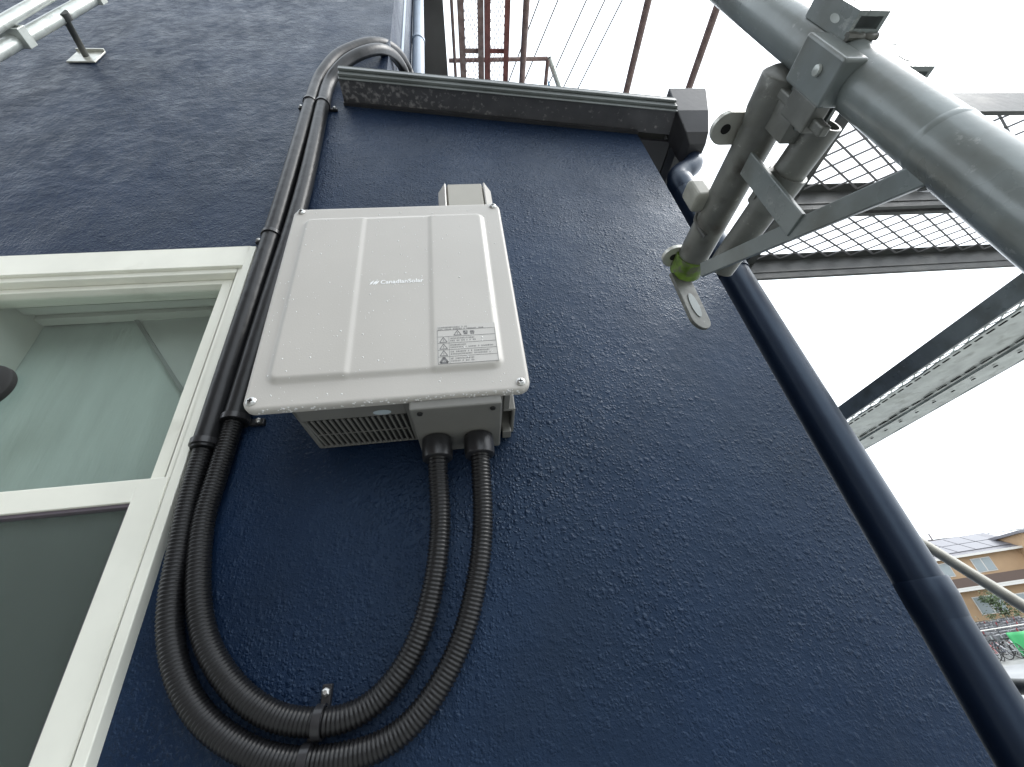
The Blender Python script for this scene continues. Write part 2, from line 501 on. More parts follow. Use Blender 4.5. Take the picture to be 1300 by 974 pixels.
f.prism([(HX + .002, .02, zl(HX) - .016), (GX0_ , .02, zl(EX1) - .016), (GX0_, 7.1, zl(EX1) - .016), (HX + .002, 7.1, zl(HX) - .016)], (0, 0, .018))
f.build('side_soffit', M_SOFFIT2, house)
# gutter with outlet box
f = MB()
GX0, GX1, GZ = 0.872, 0.985, HC + 1.70
prof = [(GX0, 0), (GX0 + .004, -.075), (GX0 + .03, -.09), (GX1 - .03, -.09), (GX1 - .004, -.075), (GX1, 0), (GX1 - .004, 0), (GX1 - .008, -.072), (GX1 - .032, -.085), (GX0 + .032, -.085), (GX0 + .008, -.072), (GX0 + .004, 0)]
f.prism([(x, -.03, GZ + z) for x, z in prof], (0, 7, 0))
f.build('gutter', M_VERGE, house)
f = MB()                                  # tapered rainwater hopper at its end
def hop(z, x0, x1, y0, y1): return [Vector((x0, y0, z)), Vector((x1, y0, z)), Vector((x1, y1, z)), Vector((x0, y1, z))]
L = [hop(GZ + .075, .866, 1.02, -.112, .0), hop(GZ + .05, .866, 1.015, -.108, .0), hop(GZ - .06, .862, .988, -.09, .02), hop(GZ - .14, .885, .975, -.05, .05), hop(GZ - .17, .90, .965, -.02, .06)]
vs = [p for l in L for p in l]
fs = [(3, 2, 1, 0), (16, 17, 18, 19)] + [(i * 4 + k, i * 4 + (k + 1) % 4, i * 4 + 4 + (k + 1) % 4, i * 4 + 4 + k) for i in range(4) for k in range(4)]
f.add(vs, fs); f.build('hopper', M_VERGE, house, bevel=.003)
# downpipe with swan neck, painted like the wall
PX, PY, PR = 0.829, 0.042, 0.0430
f = MB()
pp = spline([(.937, PY, GZ - .11), (.937, PY, GZ - .155), (.930, PY, GZ - .195), (.898, PY, GZ - .228), (.864, PY, GZ - .250), (PX + .004, PY, GZ - .285), (PX, PY, GZ - .335), (PX, PY, GZ - .39)], .008)
f.rings(pp, PR * .84, 32)
f.tube((PX, PY, 0), (PX, PY, GZ - .34), PR, 32)
dp = f.build('downpipe', M_NAVYPIPE, house, smooth=True)
for z in (HC + .015, GZ - .335):
    f = MB()
    f.rings([(PX, PY, z - .05), (PX, PY, z - .02), (PX, PY, z + .012), (PX, PY, z + .016), (PX, PY, z + .016)], [PR + .0005, PR + .0045, PR + .005, PR + .004, PR], 40)
    f.build('pipe_coupling', M_NAVYPIPE, house, smooth=True)
for z in (HC + .9, HC - .8):
    f = MB()
    f.rings([(PX, PY, z - .012), (PX, PY, z - .012), (PX, PY, z + .012), (PX, PY, z + .012)], [PR, PR + .003, PR + .003, PR], 32)
    f.box(HX + .001, PX - PR + .004, PY - .006, PY + .006, z - .011, z + .011)
    f.build('pipe_bracket', M_NAVYPIPE, house, smooth=True)
M_PALESHEEN = mat('pale_sky_sheen', (.30, .37, .46), .3, var=.1, vscale=6)  # sky reflection on glossy navy put into a pale base colour
f = MB(); f.box(UX + .001, UX + .006, .215, .27, zl(UX) + .11, 9.3); f.build('side_wall_sheen', M_PALESHEEN, house)  # pale strip added for the grazing sky reflection on the side wall
# downpipe of the upper storey
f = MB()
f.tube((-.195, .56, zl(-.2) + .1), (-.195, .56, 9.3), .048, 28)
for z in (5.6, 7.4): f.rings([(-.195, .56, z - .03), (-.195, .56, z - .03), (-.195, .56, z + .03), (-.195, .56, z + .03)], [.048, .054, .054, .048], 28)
f.build('upper_downpipe', M_PALESHEEN, house, smooth=True)

# ------------------------------------------------------------------ window
def rect_ring(f, x0, x1, z0, z1, ws, y0, y1):
    l, r, b, t = ws
    f.box(x0, x0 + l, y0, y1, z0, z1); f.box(x1 - r, x1, y0, y1, z0, z1)
    f.box(x0 + l, x1 - r, y0, y1, z1 - t, z1); f.box(x0 + l, x1 - r, y0, y1, z0, z0 + b)
f = MB()
rect_ring(f, WX0, WX1, WZ0, WZ1, (.018, .018, .03, .076), -.022, .07)
rect_ring(f, WX0 + .018, WX1 - .018, WZ0 + .03, WZ1 - .076, (.016, .016, .02, .016), -.012, .075)
win = f.build('window', M_FRAME, house, bevel=.0016)
ix0, ix1 = WX0 + .035, WX1 - .035
f = MB(); rect_ring(f, ix0, ix1, HC + .345, WZ1 - .0925, (.045, .042, .03, .016), .010, .045)
f.build('upper_sash', M_FRAME, win, bevel=.0016)
f = MB(); rect_ring(f, ix0 - .004, ix1 + .010, WZ0 + .045, HC + .364, (.05, .052, .05, .044), -.016, .012)
f.build('lower_sash', M_FRAME, win, bevel=.0016)
f = MB(); rect_ring(f, ix0 + .046, ix1 - .042, WZ0 + .095, HC + .320, (.006, .006, .006, .006), -.010, .006)
f.build('gasket', M_GASKET, win)
M_GLASS = bpy.data.materials.new('window_glass'); M_GLASS.use_nodes = True
t = M_GLASS.node_tree
t.nodes.remove(t.nodes['Principled BSDF'])
gl = t.nodes.new('ShaderNodeBsdfGlossy'); gl.inputs['Roughness'].default_value = .03
tr = t.nodes.new('ShaderNodeBsdfTransparent'); tr.inputs[0].default_value = (.95, .975, .965, 1)
lw = t.nodes.new('ShaderNodeLayerWeight'); lw.inputs[0].default_value = .5
pw_ = t.nodes.new('ShaderNodeMath'); pw_.operation = 'POWER'; pw_.inputs[1].default_value = 4.5
fr = t.nodes.new('ShaderNodeMapRange'); fr.inputs['To Min'].default_value = .045; fr.inputs['To Max'].default_value = .95
t.links.new(lw.outputs['Facing'], pw_.inputs[0]); t.links.new(pw_.outputs[0], fr.inputs[0])
nz = t.nodes.new('ShaderNodeTexNoise'); nz.inputs['Scale'].default_value = 2.2
tc = t.nodes.new('ShaderNodeTexCoord')
bp = t.nodes.new('ShaderNodeBump'); bp.inputs['Distance'].default_value = .004; bp.inputs['Strength'].default_value = .4
mx = t.nodes.new('ShaderNodeMixShader')
t.links.new(tc.outputs['Object'], nz.inputs['Vector']); t.links.new(nz.outputs[0], bp.inputs['Height']); t.links.new(bp.outputs[0], gl.inputs['Normal'])
t.links.new(fr.outputs[0], mx.inputs[0]); t.links.new(tr.outputs[0], mx.inputs[1]); t.links.new(gl.outputs[0], mx.inputs[2])
t.links.new(mx.outputs[0], t.nodes['Material Output'].inputs[0])
f = MB(); f.box(ix0 + .043, ix1 - .040, .029, .034, HC + .37, WZ1 - .104)
f.build('upper_pane', M_GLASS, win)
f = MB(); f.box(ix0 + .044, ix1 - .040, .000, .005, WZ0 + .093, HC + .322)
f.build('lower_pane', M_GLASS, win)
M_MESH = bpy.data.materials.new('insect_mesh'); M_MESH.use_nodes = True
t = M_MESH.node_tree; pb = t.nodes['Principled BSDF']
pb.inputs['Base Color'].default_value = (.10, .118, .11, 1); pb.inputs['Roughness'].default_value = .6
tr = t.nodes.new('ShaderNodeBsdfTransparent'); mx = t.nodes.new('ShaderNodeMixShader'); mx.inputs[0].default_value = .60
t.links.new(tr.outputs[0], mx.inputs[1]); t.links.new(pb.outputs[0], mx.inputs[2]); t.links.new(mx.outputs[0], t.nodes['Material Output'].inputs[0])
f = MB(); f.box(ix0 + .046, ix1 - .042, .014, .015, WZ0 + .1, HC + .318)
f.build('insect_screen', M_MESH, win)
# recess behind the glass
f = MB()
rx0, rx1, ry, rz1 = WX0 + .065, WX1 - .05, .185, WZ1 - .045
f.prism([(rx0, .076, WZ0), (rx0, ry, WZ0), (rx0, ry, rz1), (rx0, .076, rz1)], (-.02, 0, 0))
f.prism([(rx1, .076, WZ0), (rx1, ry, WZ0), (rx1, ry, rz1), (rx1, .076, rz1)], (.02, 0, 0))
f.prism([(rx0, .076, rz1), (rx1, .076, rz1), (rx1, ry, rz1), (rx0, ry, rz1)], (0, 0, .02))
f.prism([(rx0, .076, WZ0), (rx1, .076, WZ0), (rx1, ry, WZ0), (rx0, ry, WZ0)], (0, 0, -.02))
f.build('window_recess', M_REVEAL, win)
f = MB()
nx, nzs = 40, 4
vs = [(rx0 + (rx1 - rx0) * i / nx, ry + .002 + .0008 * math.sin(i * 1.3), WZ0 + (rz1 - WZ0) * j / nzs) for j in range(nzs + 1) for i in range(nx + 1)]
f.add(vs, [(j * (nx + 1) + i, j * (nx + 1) + i + 1, (j + 1) * (nx + 1) + i + 1, (j + 1) * (nx + 1) + i) for j in range(nzs) for i in range(nx)])
f.box(rx0 - .02, rx1 + .02, ry + .01, ry + .015, WZ0 - .02, rz1 + .02)
f.build('window_blind', M_BLIND, win, smooth=True)
f = MB()                                   # raised slanted flap and edge bar standing in for a reflection in the pane
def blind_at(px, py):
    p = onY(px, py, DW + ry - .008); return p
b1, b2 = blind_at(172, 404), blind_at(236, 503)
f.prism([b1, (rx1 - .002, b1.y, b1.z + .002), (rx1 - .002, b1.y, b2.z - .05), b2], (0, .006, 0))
f.build('pane_reflection', M_REFLECTION, win)
f = MB(); f.bar(b1 + Vector((0, -.002, 0)), b2 + Vector((0, -.002, 0)), .010, .003, up=(0, 1, 0)); f.build('reflection_edge', M_REFLECTION_EDGE, win)
f = MB(); f.box(rx0 + .002, rx1 - .002, .10, .125, rz1 - .022, rz1 - .002); f.box(rx0 + .002, rx1 - .002, .150, .178, rz1 - .016, rz1 - .002); f.build('curtain_rail', M_REVEAL, win)
kn = MB(); kp = onY(-17, 495, DW + .0275)
kn.rings([kp, kp + Vector((0, -.004, 0)), kp + Vector((0, -.014, 0)), kp + Vector((0, -.018, 0)), kp + Vector((0, -.018, 0))], [.056, .058, .057, .052, .015], 48, True, (0, -1, 0))
tag(kn.build('round_disc', M_BLACKHOLE, None, smooth=True, loc=kp), 'small round black disc on the upper window pane at the left edge', 'disc')

# ================================================================== the power conditioner
IY, IX0, IX1, IZ0, IZ1 = -.200, -.370, .109, HC + .383, HC + .929
inv = thing('power_conditioner', (-.13, 0, HC + .383), 'light grey solar power conditioner box with white logo and warning label on the navy wall', 'inverter')
def rr(x, z, x0, x1, z0, z1, r):          # signed distance inside a rounded rectangle
    qx = abs(x - (x0 + x1) / 2) - (x1 - x0) / 2 + r
    qz = abs(z - (z0 + z1) / 2) - (z1 - z0) / 2 + r
    return -(math.hypot(max(qx, 0), max(qz, 0)) + min(max(qx, qz), 0) - r)
def ss(a, b, x):
    t = min(1, max(0, (x - a) / (b - a))); return t * t * (3 - 2 * t)
def cover_y(x, z):
    s = rr(x, z, IX0, IX1, IZ0, IZ1, .022)
    y = 0
    rf = .007
    if s < rf: y += rf - math.sqrt(max(0, rf * rf - (rf - max(s, 0)) ** 2))
    p = rr(x, z, -.341, .069, HC + .430, HC + .888, .022)
    lift = .0075 * ss(0, .013, p)
    if p > 0:
        g1, g2 = -.205, -.059
        lift -= .0026 * ss(g1 - .006, g1 + .006, x) * (1 - ss(g2 - .006, g2 + .006, x)) * ss(.0, .012, p)
    return IY + y - lift + .006
f = MB()
nx, nz_ = 200, 228
vs = []
for j in range(nz_ + 1):
    for i in range(nx + 1):
        x = IX0 + (IX1 - IX0) * i / nx; z = IZ0 + (IZ1 - IZ0) * j / nz_
        s = rr(x, z, IX0, IX1, IZ0, IZ1, .022)
        if s < 0:                          # pull the corner on to the arc
            cx = IX0 + .022 if x < IX0 + .022 else IX1 - .022
            cz = IZ0 + .022 if z < IZ0 + .022 else IZ1 - .022
            d = Vector((x - cx, z - cz)).normalized() * .022
            x, z = cx + d.x, cz + d.y
        vs.append((x, cover_y(x, z), z))
fs = [(j * (nx + 1) + i, j * (nx + 1) + i + 1, (j + 1) * (nx + 1) + i + 1, (j + 1) * (nx + 1) + i) for j in range(nz_) for i in range(nx)]
ring = [i for i in range(nx + 1)] + [j * (nx + 1) + nx for j in range(1, nz_ + 1)] + [nz_ * (nx + 1) + i for i in range(nx - 1, -1, -1)] + [j * (nx + 1) for j in range(nz_ - 1, 0, -1)]
b0 = len(vs)
for k in ring: vs.append((vs[k][0], IY + .020, vs[k][2]))
n = len(ring)
fs += [(ring[k], b0 + k, b0 + (k + 1) % n, ring[(k + 1) % n]) for k in range(n)]
b1 = len(vs)
for k in ring:
    cx = (IX0 + IX1) / 2; cz = (IZ0 + IZ1) / 2
    vs.append((cx + (vs[k][0] - cx) * .955, IY + .020, cz + (vs[k][2] - cz) * .96))
fs += [(b0 + k, b1 + k, b1 + (k + 1) % n, b0 + (k + 1) % n) for k in range(n)]
fs.append(tuple(range(b1, b1 + n)))
f.add(vs, fs)
cover = f.build('front_cover', M_COVER, inv, smooth=True)
# body
BX0, BX1, BZ0, BZ1 = -.305, .062, HC + .397, HC + .905
f = MB()
f.box(BX0, BX1, IY + .0205, -.012, BZ0 + .006, BZ1)
f.box(BX0, -.3015, IY + .0205, -.012, BZ0, BZ0 + .0055); f.box(-.115, BX1, IY + .0205, -.012, BZ0, BZ0 + .0055)
f.box(-.3015, -.115, IY + .0205, -.122, BZ0, BZ0 + .0055); f.box(-.3015, -.115, -.016, -.012, BZ0, BZ0 + .0055)
f.build('housing', M_BODY, inv, bevel=.0015)
f = MB(); f.box(-.301, -.1155, -.1215, -.0165, BZ0 + .0035, BZ0 + .0055); f.build('vent_opening', M_BLACKHOLE, inv)
f = MB()
ns = 17
for k in range(ns):
    x = -.292 + (.170) * k / (ns - 1)
    f.bar((x - .003, -.121, BZ0 + .001), (x + .004, -.017, BZ0 + .001), .0036, .004)
f.box(-.2935, -.1175, -.0705, -.0675, BZ0 - .0015, BZ0 - .0008)
f.box(-.301, -.295, -.121, -.017, BZ0 - .001, BZ0 + .003)
f.build('vent_grille', M_BODY, inv)
f = MB()                                   # conduit entry box under the body
f.box(-.102, .056, -.185, -.013, HC + .366, BZ0 - .0005)
f.build('terminal_box', M_BODY, inv, bevel=.003)
for sx in (-.085, .040):
    f = MB(); c = Vector((sx, -.172, HC + .3655)); f.rings([c, c - Vector((0, 0, .003)), c - Vector((0, 0, .0035))], [.005, .0045, .002], 12)
    f.build('screw', M_BLACKHOLE, inv, smooth=True)
f = MB()
c = Vector((-.157, -.135, BZ0 - .0006))
f.prism([c + Vector((.016 * math.cos(a), .008 * math.sin(a), 0)) for a in [k * math.pi / 14 for k in range(28)]], (0, 0, -.0006))
f.build('sticker', mat('pale_sticker', (.5, .58, .62), .25), inv)
f = MB()                                   # mounting plate flanges on the right and left
f.box(.0635, .088, -.10, -.094, HC + .40, HC + .88); f.box(.082, .088, -.0935, -.002, HC + .40, HC + .88)
f.box(.0635, .0815, -.03, -.002, HC + .388, HC + .44); f.box(.064, .076, -.165, -.1005, HC + .40, HC + .43)
f.build('mounting_bracket', M_BODY, inv, bevel=.002)
f = MB()                                   # top hood: chamfered duct between two thin side sheets
hx0, hx1, hy, hz = -.042, .106, -.135, HC + 1.112
f.prism([(hx0 + .010, -.01, HC + .90), (hx0 + .010, hy + .030, HC + .90), (hx0 + .028, hy, HC + .90), (hx1 - .028, hy, HC + .90), (hx1 - .010, hy + .030, HC + .90), (hx1 - .010, -.01, HC + .90)], (0, 0, hz - HC - .90))
f.build('top_hood', M_HOOD, inv, bevel=.0015)
for sg in (0, 1):
    X = (lambda a: hx0 + a) if sg == 0 else (lambda a: hx1 - a)
    f = MB()
    pl_ = [(X(0), -.01), (X(0), hy + .026), (X(.0195), hy - .002), (X(.0225), hy + .0005), (X(.0032), hy + .0275), (X(.0032), -.01)]
    f.prism([(x, y, HC + .90) for x, y in pl_], (0, 0, hz - HC - .90 + .002))
    f.build('hood_side_sheet', M_COVER, inv)
# cover screws
for sx, sz in ((-.352, .915), (.092, .915), (.092, .400), (-.355, .401)):
    f = MB(); c = Vector((sx, IY + .0055, HC + sz))
    f.rings([c, c + Vector((0, -.001, 0)), c + Vector((0, -.0035, 0)), c + Vector((0, -.0042, 0))], [.0085, .0085, .0062, .003], 20)
    f.cur = 1
    f.box(c.x - .004, c.x + .004, c.y - .0047, c.y - .0040, c.z - .0009, c.z + .0009)
    f.box(c.x - .0009, c.x + .0009, c.y - .0047, c.y - .0040, c.z - .004, c.z + .004)
    f.build('screw', [M_SCREW, M_BLACKHOLE], inv, smooth=True)
# logo
def face_m(x, z, y): return Matrix.Translation((x, y, z)) @ Matrix.Rotation(R(90), 4, 'X')
LY = cover_y(-.13, HC + .66) - .0002
lg = text_mesh('CanadianSolar', .0148, face_m(-.160, HC + .6585, LY), M_WHITE, 'logo_lettering', inv, bold=.00022)
f = MB()
ex, ez = -.181, HC + .6565
for sh in (0, .0062, .0105):               # slanted leaf blades
    f.prism([(ex + sh, LY, ez), (ex + sh + .0045, LY, ez + .003), (ex + sh + .0085, LY, ez + .0125 - sh * .1), (ex + sh + .0022, LY, ez + .0075)], (0, -.0004, 0))
f.build('logo_emblem', M_WHITE, inv)
# warning label
QX0, QX1, QZ0, QZ1 = -.049, .058, HC + .445, HC + .531
QY = cover_y(.01, HC + .49)
f = MB(); f.box(QX0 - .001, QX1 + .001, QY - .0004, QY + .0005, QZ0 - .001, QZ1 + .004); lab = f.build('warning_label', M_LABEL, inv)
f = MB(); yl = QY - .0005
def ink(x0, x1, z0, z1): f.box(x0, x1, yl - .0002, yl, z0, z1)
H = (QZ1 - QZ0)
rows = [QZ0, QZ0 + .0155, QZ0 + .031, QZ0 + .0465, QZ0 + .062, QZ0 + .0775]
for z in rows: ink(QX0, QX1, z - .0003, z + .0003)
ink(QX0, QX0 + .0006, QZ0, rows[-1]); ink(QX1 - .0006, QX1, QZ0, rows[-1]); ink(QX0 + .0205, QX0 + .0211, QZ0, rows[4])
def tri(cx, cz, s, solid=False):
    o = [(cx - s, cz), (cx + s, cz), (cx, cz + s * 1.7)]
    for a, b_ in ((0, 1), (1, 2), (2, 0)):
        f.bar((o[a][0], yl - .0001, o[a][1]), (o[b_][0], yl - .0001, o[b_][1]), .0002, .0014 if not solid else .004, up=(0, 0, 1)) if a != 9 else None
    ink(cx - .0005, cx + .0005, cz + s * .35, cz + s * 1.05)
for k in range(4): tri(QX0 + .0105, rows[k] + .0025, .0068, k == 0)
tri(QX0 + .037, rows[4] + .0025, .0066)
rs = random.Random(3)
def scribble(x0, x1, z, h):                # print too small to read in the photograph
    x = x0
    while x < x1:
        wd = rs.uniform(.0012, .0026)
        for q in range(2): ink(x, x + wd * .85, z + h * (.1 + .5 * q), z + h * (.28 + .5 * q))
        if rs.random() < .7: ink(x + wd * .35, x + wd * .55, z, z + h)
        x += wd + .0006 + (rs.random() < .12) * .003
for k, (a, b_) in enumerate(((.052, .050), (.088, .095), (.036, .098), (.056, .058))):
    scribble(QX0 + .023, QX0 + .023 + a * .78, rows[k] + .0090, .0034)
    scribble(QX0 + .023, QX0 + .023 + b_ * .78, rows[k] + .0036, .0034)
scribble(QX0 + .001, QX0 + .054, QZ1 - .0035, .0038); scribble(QX0 + .001, QX0 + .085, QZ1 - .0078, .0032)
f.build('label_print', M_INK, lab)
text_mesh('\u8b66 \u544a', .0098, face_m(QX0 + .047, rows[4] + .0038, yl - .0001), M_INK, 'label_heading', lab, ext=.0001, bold=.0002)
# rain drops on cover
f = MB(); rs = random.Random(11)
def drop(c, nrm, r):
    nrm = Vector(nrm).normalized(); a = nrm.orthogonal().normalized(); b_ = nrm.cross(a)
    vs = []; 
    for i, (q, h) in enumerate(((1, 0), (.8, .33), (.4, .5))):
        for k in range(8):
            an = k * math.pi / 4
            vs.append(c + (a * math.cos(an) + b_ * math.sin(an)) * (r * q) + nrm * (r * h))
    vs.append(c + nrm * r * .55)
    fs = [(i * 8 + k, i * 8 + (k + 1) % 8, i * 8 + 8 + (k + 1) % 8, i * 8 + 8 + k) for i in range(2) for k in range(8)] + [(16 + k, 16 + (k + 1) % 8, 24) for k in range(8)] + [tuple(range(8))[::-1]]
    f.add(vs, fs)
for _ in range(420):
    x = rs.uniform(IX0 + .01, IX1 - .01); z = rs.uniform(IZ0 + .01, IZ1 - .01)
    drop(Vector((x, cover_y(x, z), z)), (0, -1, 0), rs.choice((.0006, .0008, .001, .0012, .0018)) * rs.uniform(.7, 1.1))
for _ in range(110):                       # beads along the lower edge
    x = rs.uniform(IX0 + .02, IX1 - .02)
    drop(Vector((x, IY + rs.uniform(.002, .018), IZ0)), (0, -.2, -1), rs.uniform(.001, .0022))
o = f.build('rain_drops', M_DROP, inv, smooth=True); o['kind'] = 'stuff'

# ================================================================== conduits
HR, SR = .0183, .0235                      # ribbed hose and smooth sleeve radii
def conduit(label, top_pts, join_px, loop_pts, sock, joinrot=0):
    base = Vector(sock)
    c = thing('cable_conduit', base, label, 'conduit', 'black cable conduits of the grey box')
    f = MB()                               # threaded connector on the terminal box
    a = base
    prof = [(0, .022), (-.003, .0275), (-.012, .0285), (-.034, .0285), (-.042, .0275), (-.044, .025), (-.044, .018)]
    f.rings([a + Vector((0, 0, z)) for z, r in prof], [r for z, r in prof], 32)
    f.build('connector', M_SOCKET, c, smooth=True)
    pts = [a + Vector((0, 0, -.03)), a + Vector((0, 0, -.06))] + loop_pts
    P = spline(pts, .00158)
    rad = [HR * (1.0, 1.0, .90, .90)[i % 4] for i in range(len(P))]
    f = MB(); f.rings(P, rad, 20); f.build('ribbed_hose', M_RUBBER, c, smooth=False)
    for p in c.children[-1].data.polygons: p.use_smooth = True
    P2 = spline(top_pts, .012)
    f = MB(); f.rings(P2, SR, 24); f.build('smooth_sleeve', M_SLEEVE, c, smooth=True)
    return c
Yw = .776
outer_loop = [onY(613, 655, .745), onY(610, 706, .75), onY(602, 753, .757), onY(590, 800, .763), onY(571, 846, .768), onY(543, 893, .772), onY(505, 933, .775), onY(455, 957, .777), onY(380, 968, .778),
              onY(318, 955, .778), onY(265, 920, .778), onY(232, 872, .778), onY(217, 815, .778), onY(217, 760, .778), onY(226, 706, .778), onY(240, 635, .778), onY(260, 566, .778)]
inner_loop = [onY(559, 655, .745), onY(556, 706, .752), onY(548, 753, .76), onY(535, 800, .768), onY(513, 846, .774), onY(480, 887, .778), onY(440, 911, .778), onY(395, 917, .778),
              onY(345, 908, .778), onY(300, 876, .778), onY(266, 825, .778), onY(253, 770, .778), onY(253, 706, .778), onY(260, 655, .778), onY(275, 606, .778), onY(298, 533, .778)]
outer_top = [onY(259, 571, Yw), onY(302, 433, Yw), onY(345, 300, Yw), onY(362, 244, Yw), onY(394, 133, Yw), onY(403, 106, Yw), onY(411, 91, .77), onY(427, 72, .765), onY(450, 60, .77), onY(473, 54.5, .785), onY(491, 57, .82), onY(505, 67, .88), onY(515, 82, .95), onY(521, 97, 1.0), onY(525, 125, 1.04)]
inner_top = [onY(298, 536, Yw), onY(340, 395, Yw), onY(385, 244, Yw), onY(410, 133, Yw), onY(417, 108, Yw), onY(426, 93, .762), onY(442, 77, .748), onY(464, 66, .745), onY(484, 63, .77), onY(499, 70, .83), onY(510, 84, .90), onY(516, 100, .95), onY(521, 128, .98)]
conduit('outer of the two black conduits, its ribbed loop hanging lowest under the grey box', outer_top, None, outer_loop, (onZ(607, 553, .366)))
conduit('inner of the two black conduits, its ribbed loop inside the other one', inner_top, None, inner_loop, (onZ(555, 557, .366)))
# saddles that hold the conduits
def clamp(px, py, Y, r, axis, side, label, tabpx=None):
    c = onY(px, py, Y); ax = Vector(axis).normalized()
    o = MB(); 
    wd = .006
    o.rings([c - ax * wd, c - ax * wd, c + ax * wd, c + ax * wd], [r, r + .0035, r + .0035, r], 24, False)
    t = thing('pipe_clamp', c, label, 'clamp', 'black clamps holding the conduits to the wall')
    o.build('band', M_SOCKET, t, smooth=True)
    sd_ = ax.cross(Vector((0, 1, 0))).normalized() * side
    o = MB(); p = c + sd_ * (r + .010); p.y = -.006
    q = c + sd_ * (r - .003); q.y = -.006
    o.bar(q, p + sd_ * .016, .014, .010, up=(0, 1, 0)); o.build('tab', M_SOCKET, t, bevel=.0015)
    o = MB(); p = c + sd_ * (r + .016)
    o.rings([Vector((p.x, -.011, p.z)), Vector((p.x, -.016, p.z)), Vector((p.x, -.018, p.z))], [.006, .006, .003], 6); o.build('bolt', M_SCREW, t)
    return t
up = (0.005, 0, 1)
clamp(345, 300, Yw, SR, up, 1, 'black clamp on the left conduit beside the top left corner of the grey box')
clamp(261, 564, Yw, SR, up, 1, 'black clamp on the outer conduit beside the window frame, left of the grey box')
clamp(299, 533, Yw, SR, up, -1, 'black clamp just under the bottom left corner of the grey box')
clamp(394, 131, Yw, SR, up, 1, 'left one of the two clamps side by side below the roof verge')
clamp(410, 133, Yw, SR, up, -1, 'right one of the two clamps side by side below the roof verge')
clamp(406, 917, .778, HR, (1, 0, -.05), 1, 'clamp with shiny bolt at the bottom of the inner conduit loop')
clamp(388, 968, .778, HR, (1, 0, -.05), 1, 'clamp at the very bottom of the outer conduit loop')

# ================================================================== near scaffold post with bracket
PC = cw(.381, .152, 0); pr = .0243
post = thing('scaffold_post', (PC.x, PC.y, 0), 'thick grey galvanised scaffold post slanting across the top right corner', 'scaffold post')
f = MB(); f.tube((PC.x, PC.y, .04), (PC.x, PC.y, HC + 3.5), pr, 48); f.box(PC.x - .07, PC.x + .07, PC.y - .07, PC.y + .07, 0.004, .041)
f.rings([(PC.x, PC.y, HC + .290), (PC.x, PC.y, HC + .293), (PC.x, PC.y, HC + .296), (PC.x, PC.y, HC + .300)], [pr - .0004, pr + .0004, pr + .0004, pr - .0004], 48)
f.build('upright', M_STEEL, post, smooth=True)
zP = HC + .447
def pocket2(ang, zc, hw, d, h, slot=True, tk=.0038):
    Mx = Matrix.Translation((PC.x, PC.y, HC + zc)) @ Matrix.Rotation(R(ang), 4, 'Z')
    f = MB(); g = pr - .004
    bx = lambda *a: f.box(*a, M=Mx)
    bx(g, g + d, -hw, -hw + tk, -h, h); bx(g, g + d, hw - tk, hw, -h, h)
    # oval slot, two rivet holes
    bx(g + d, g + d + tk, -hw, -.005, -h, h); bx(g + d, g + d + tk, .005, hw, -h, h)
    bx(g + d, g + d + tk, -.005, .005, -h, -.007); bx(g + d, g + d + tk, -.005, .005, .009, h)
    bx(g, g + .010, -hw + tk, hw - tk, -h, -h + .004)
    f.cur = 1
    for sg in (-1, 1):
        c = Mx @ Vector((g + d * .55, sg * hw, -h * .25)); n_ = (Mx.to_3x3() @ Vector((0, sg, 0))).normalized()
        u_ = Vector((0, 0, 1)); v_ = n_.cross(u_)
        f.prism([c + u_ * (.0075 * math.cos(k * math.pi / 8)) + v_ * (.0034 * math.sin(k * math.pi / 8)) + n_ * -.0002 for k in range(16)], n_ * .0005)
    f.build('pocket', [M_STEEL, M_STEELB], post, bevel=.0012)
    f = MB()                               # weld bead where the pocket meets the post
    rs = random.Random(int(ang) + 1)
    pts = [Mx @ Vector((pr + .0005 + rs.uniform(-.0006, .0008), -hw + 2 * hw * k / 10, -h - .001 + rs.uniform(-.001, .001))) for k in range(11)]
    f.rings(pts, [.0032 * rs.uniform(.75, 1.2) for _ in pts], 8)
    f.build('weld_bead', M_STEELD, post, smooth=True)
pocket2(270, .468, .0150, .019, .034)
pocket2(90, .455, .0165, .030, .027)
pocket2(0, .418, .0165, .030, .026)
f = MB()                                   # closed seat holding the ledger head on the side facing the camera
f.box(PC.x - .0365, PC.x - .012, PC.y - .0215, PC.y + .0185, HC + .394, HC + .458)
f.build('pocket', M_STEEL, post, bevel=.003, seg=3)
f = MB()
f.box(PC.x - .031, PC.x - .014, PC.y + .0187, PC.y + .045, HC + .402, HC + .446); f.box(PC.x - .026, PC.x - .016, PC.y + .030, PC.y + .040, HC + .385, HC + .476)
f.build('wedge_key', M_STEELD, post, bevel=.002)
f = MB(); f.rings([Vector((PC.x - .037, PC.y - .004, HC + .418)), Vector((PC.x - .0395, PC.y - .004, HC + .418)), Vector((PC.x - .0402, PC.y - .004, HC + .418))], [.005, .0045, .002], 12)
f.build('rivet', M_STEELB, post, smooth=True)

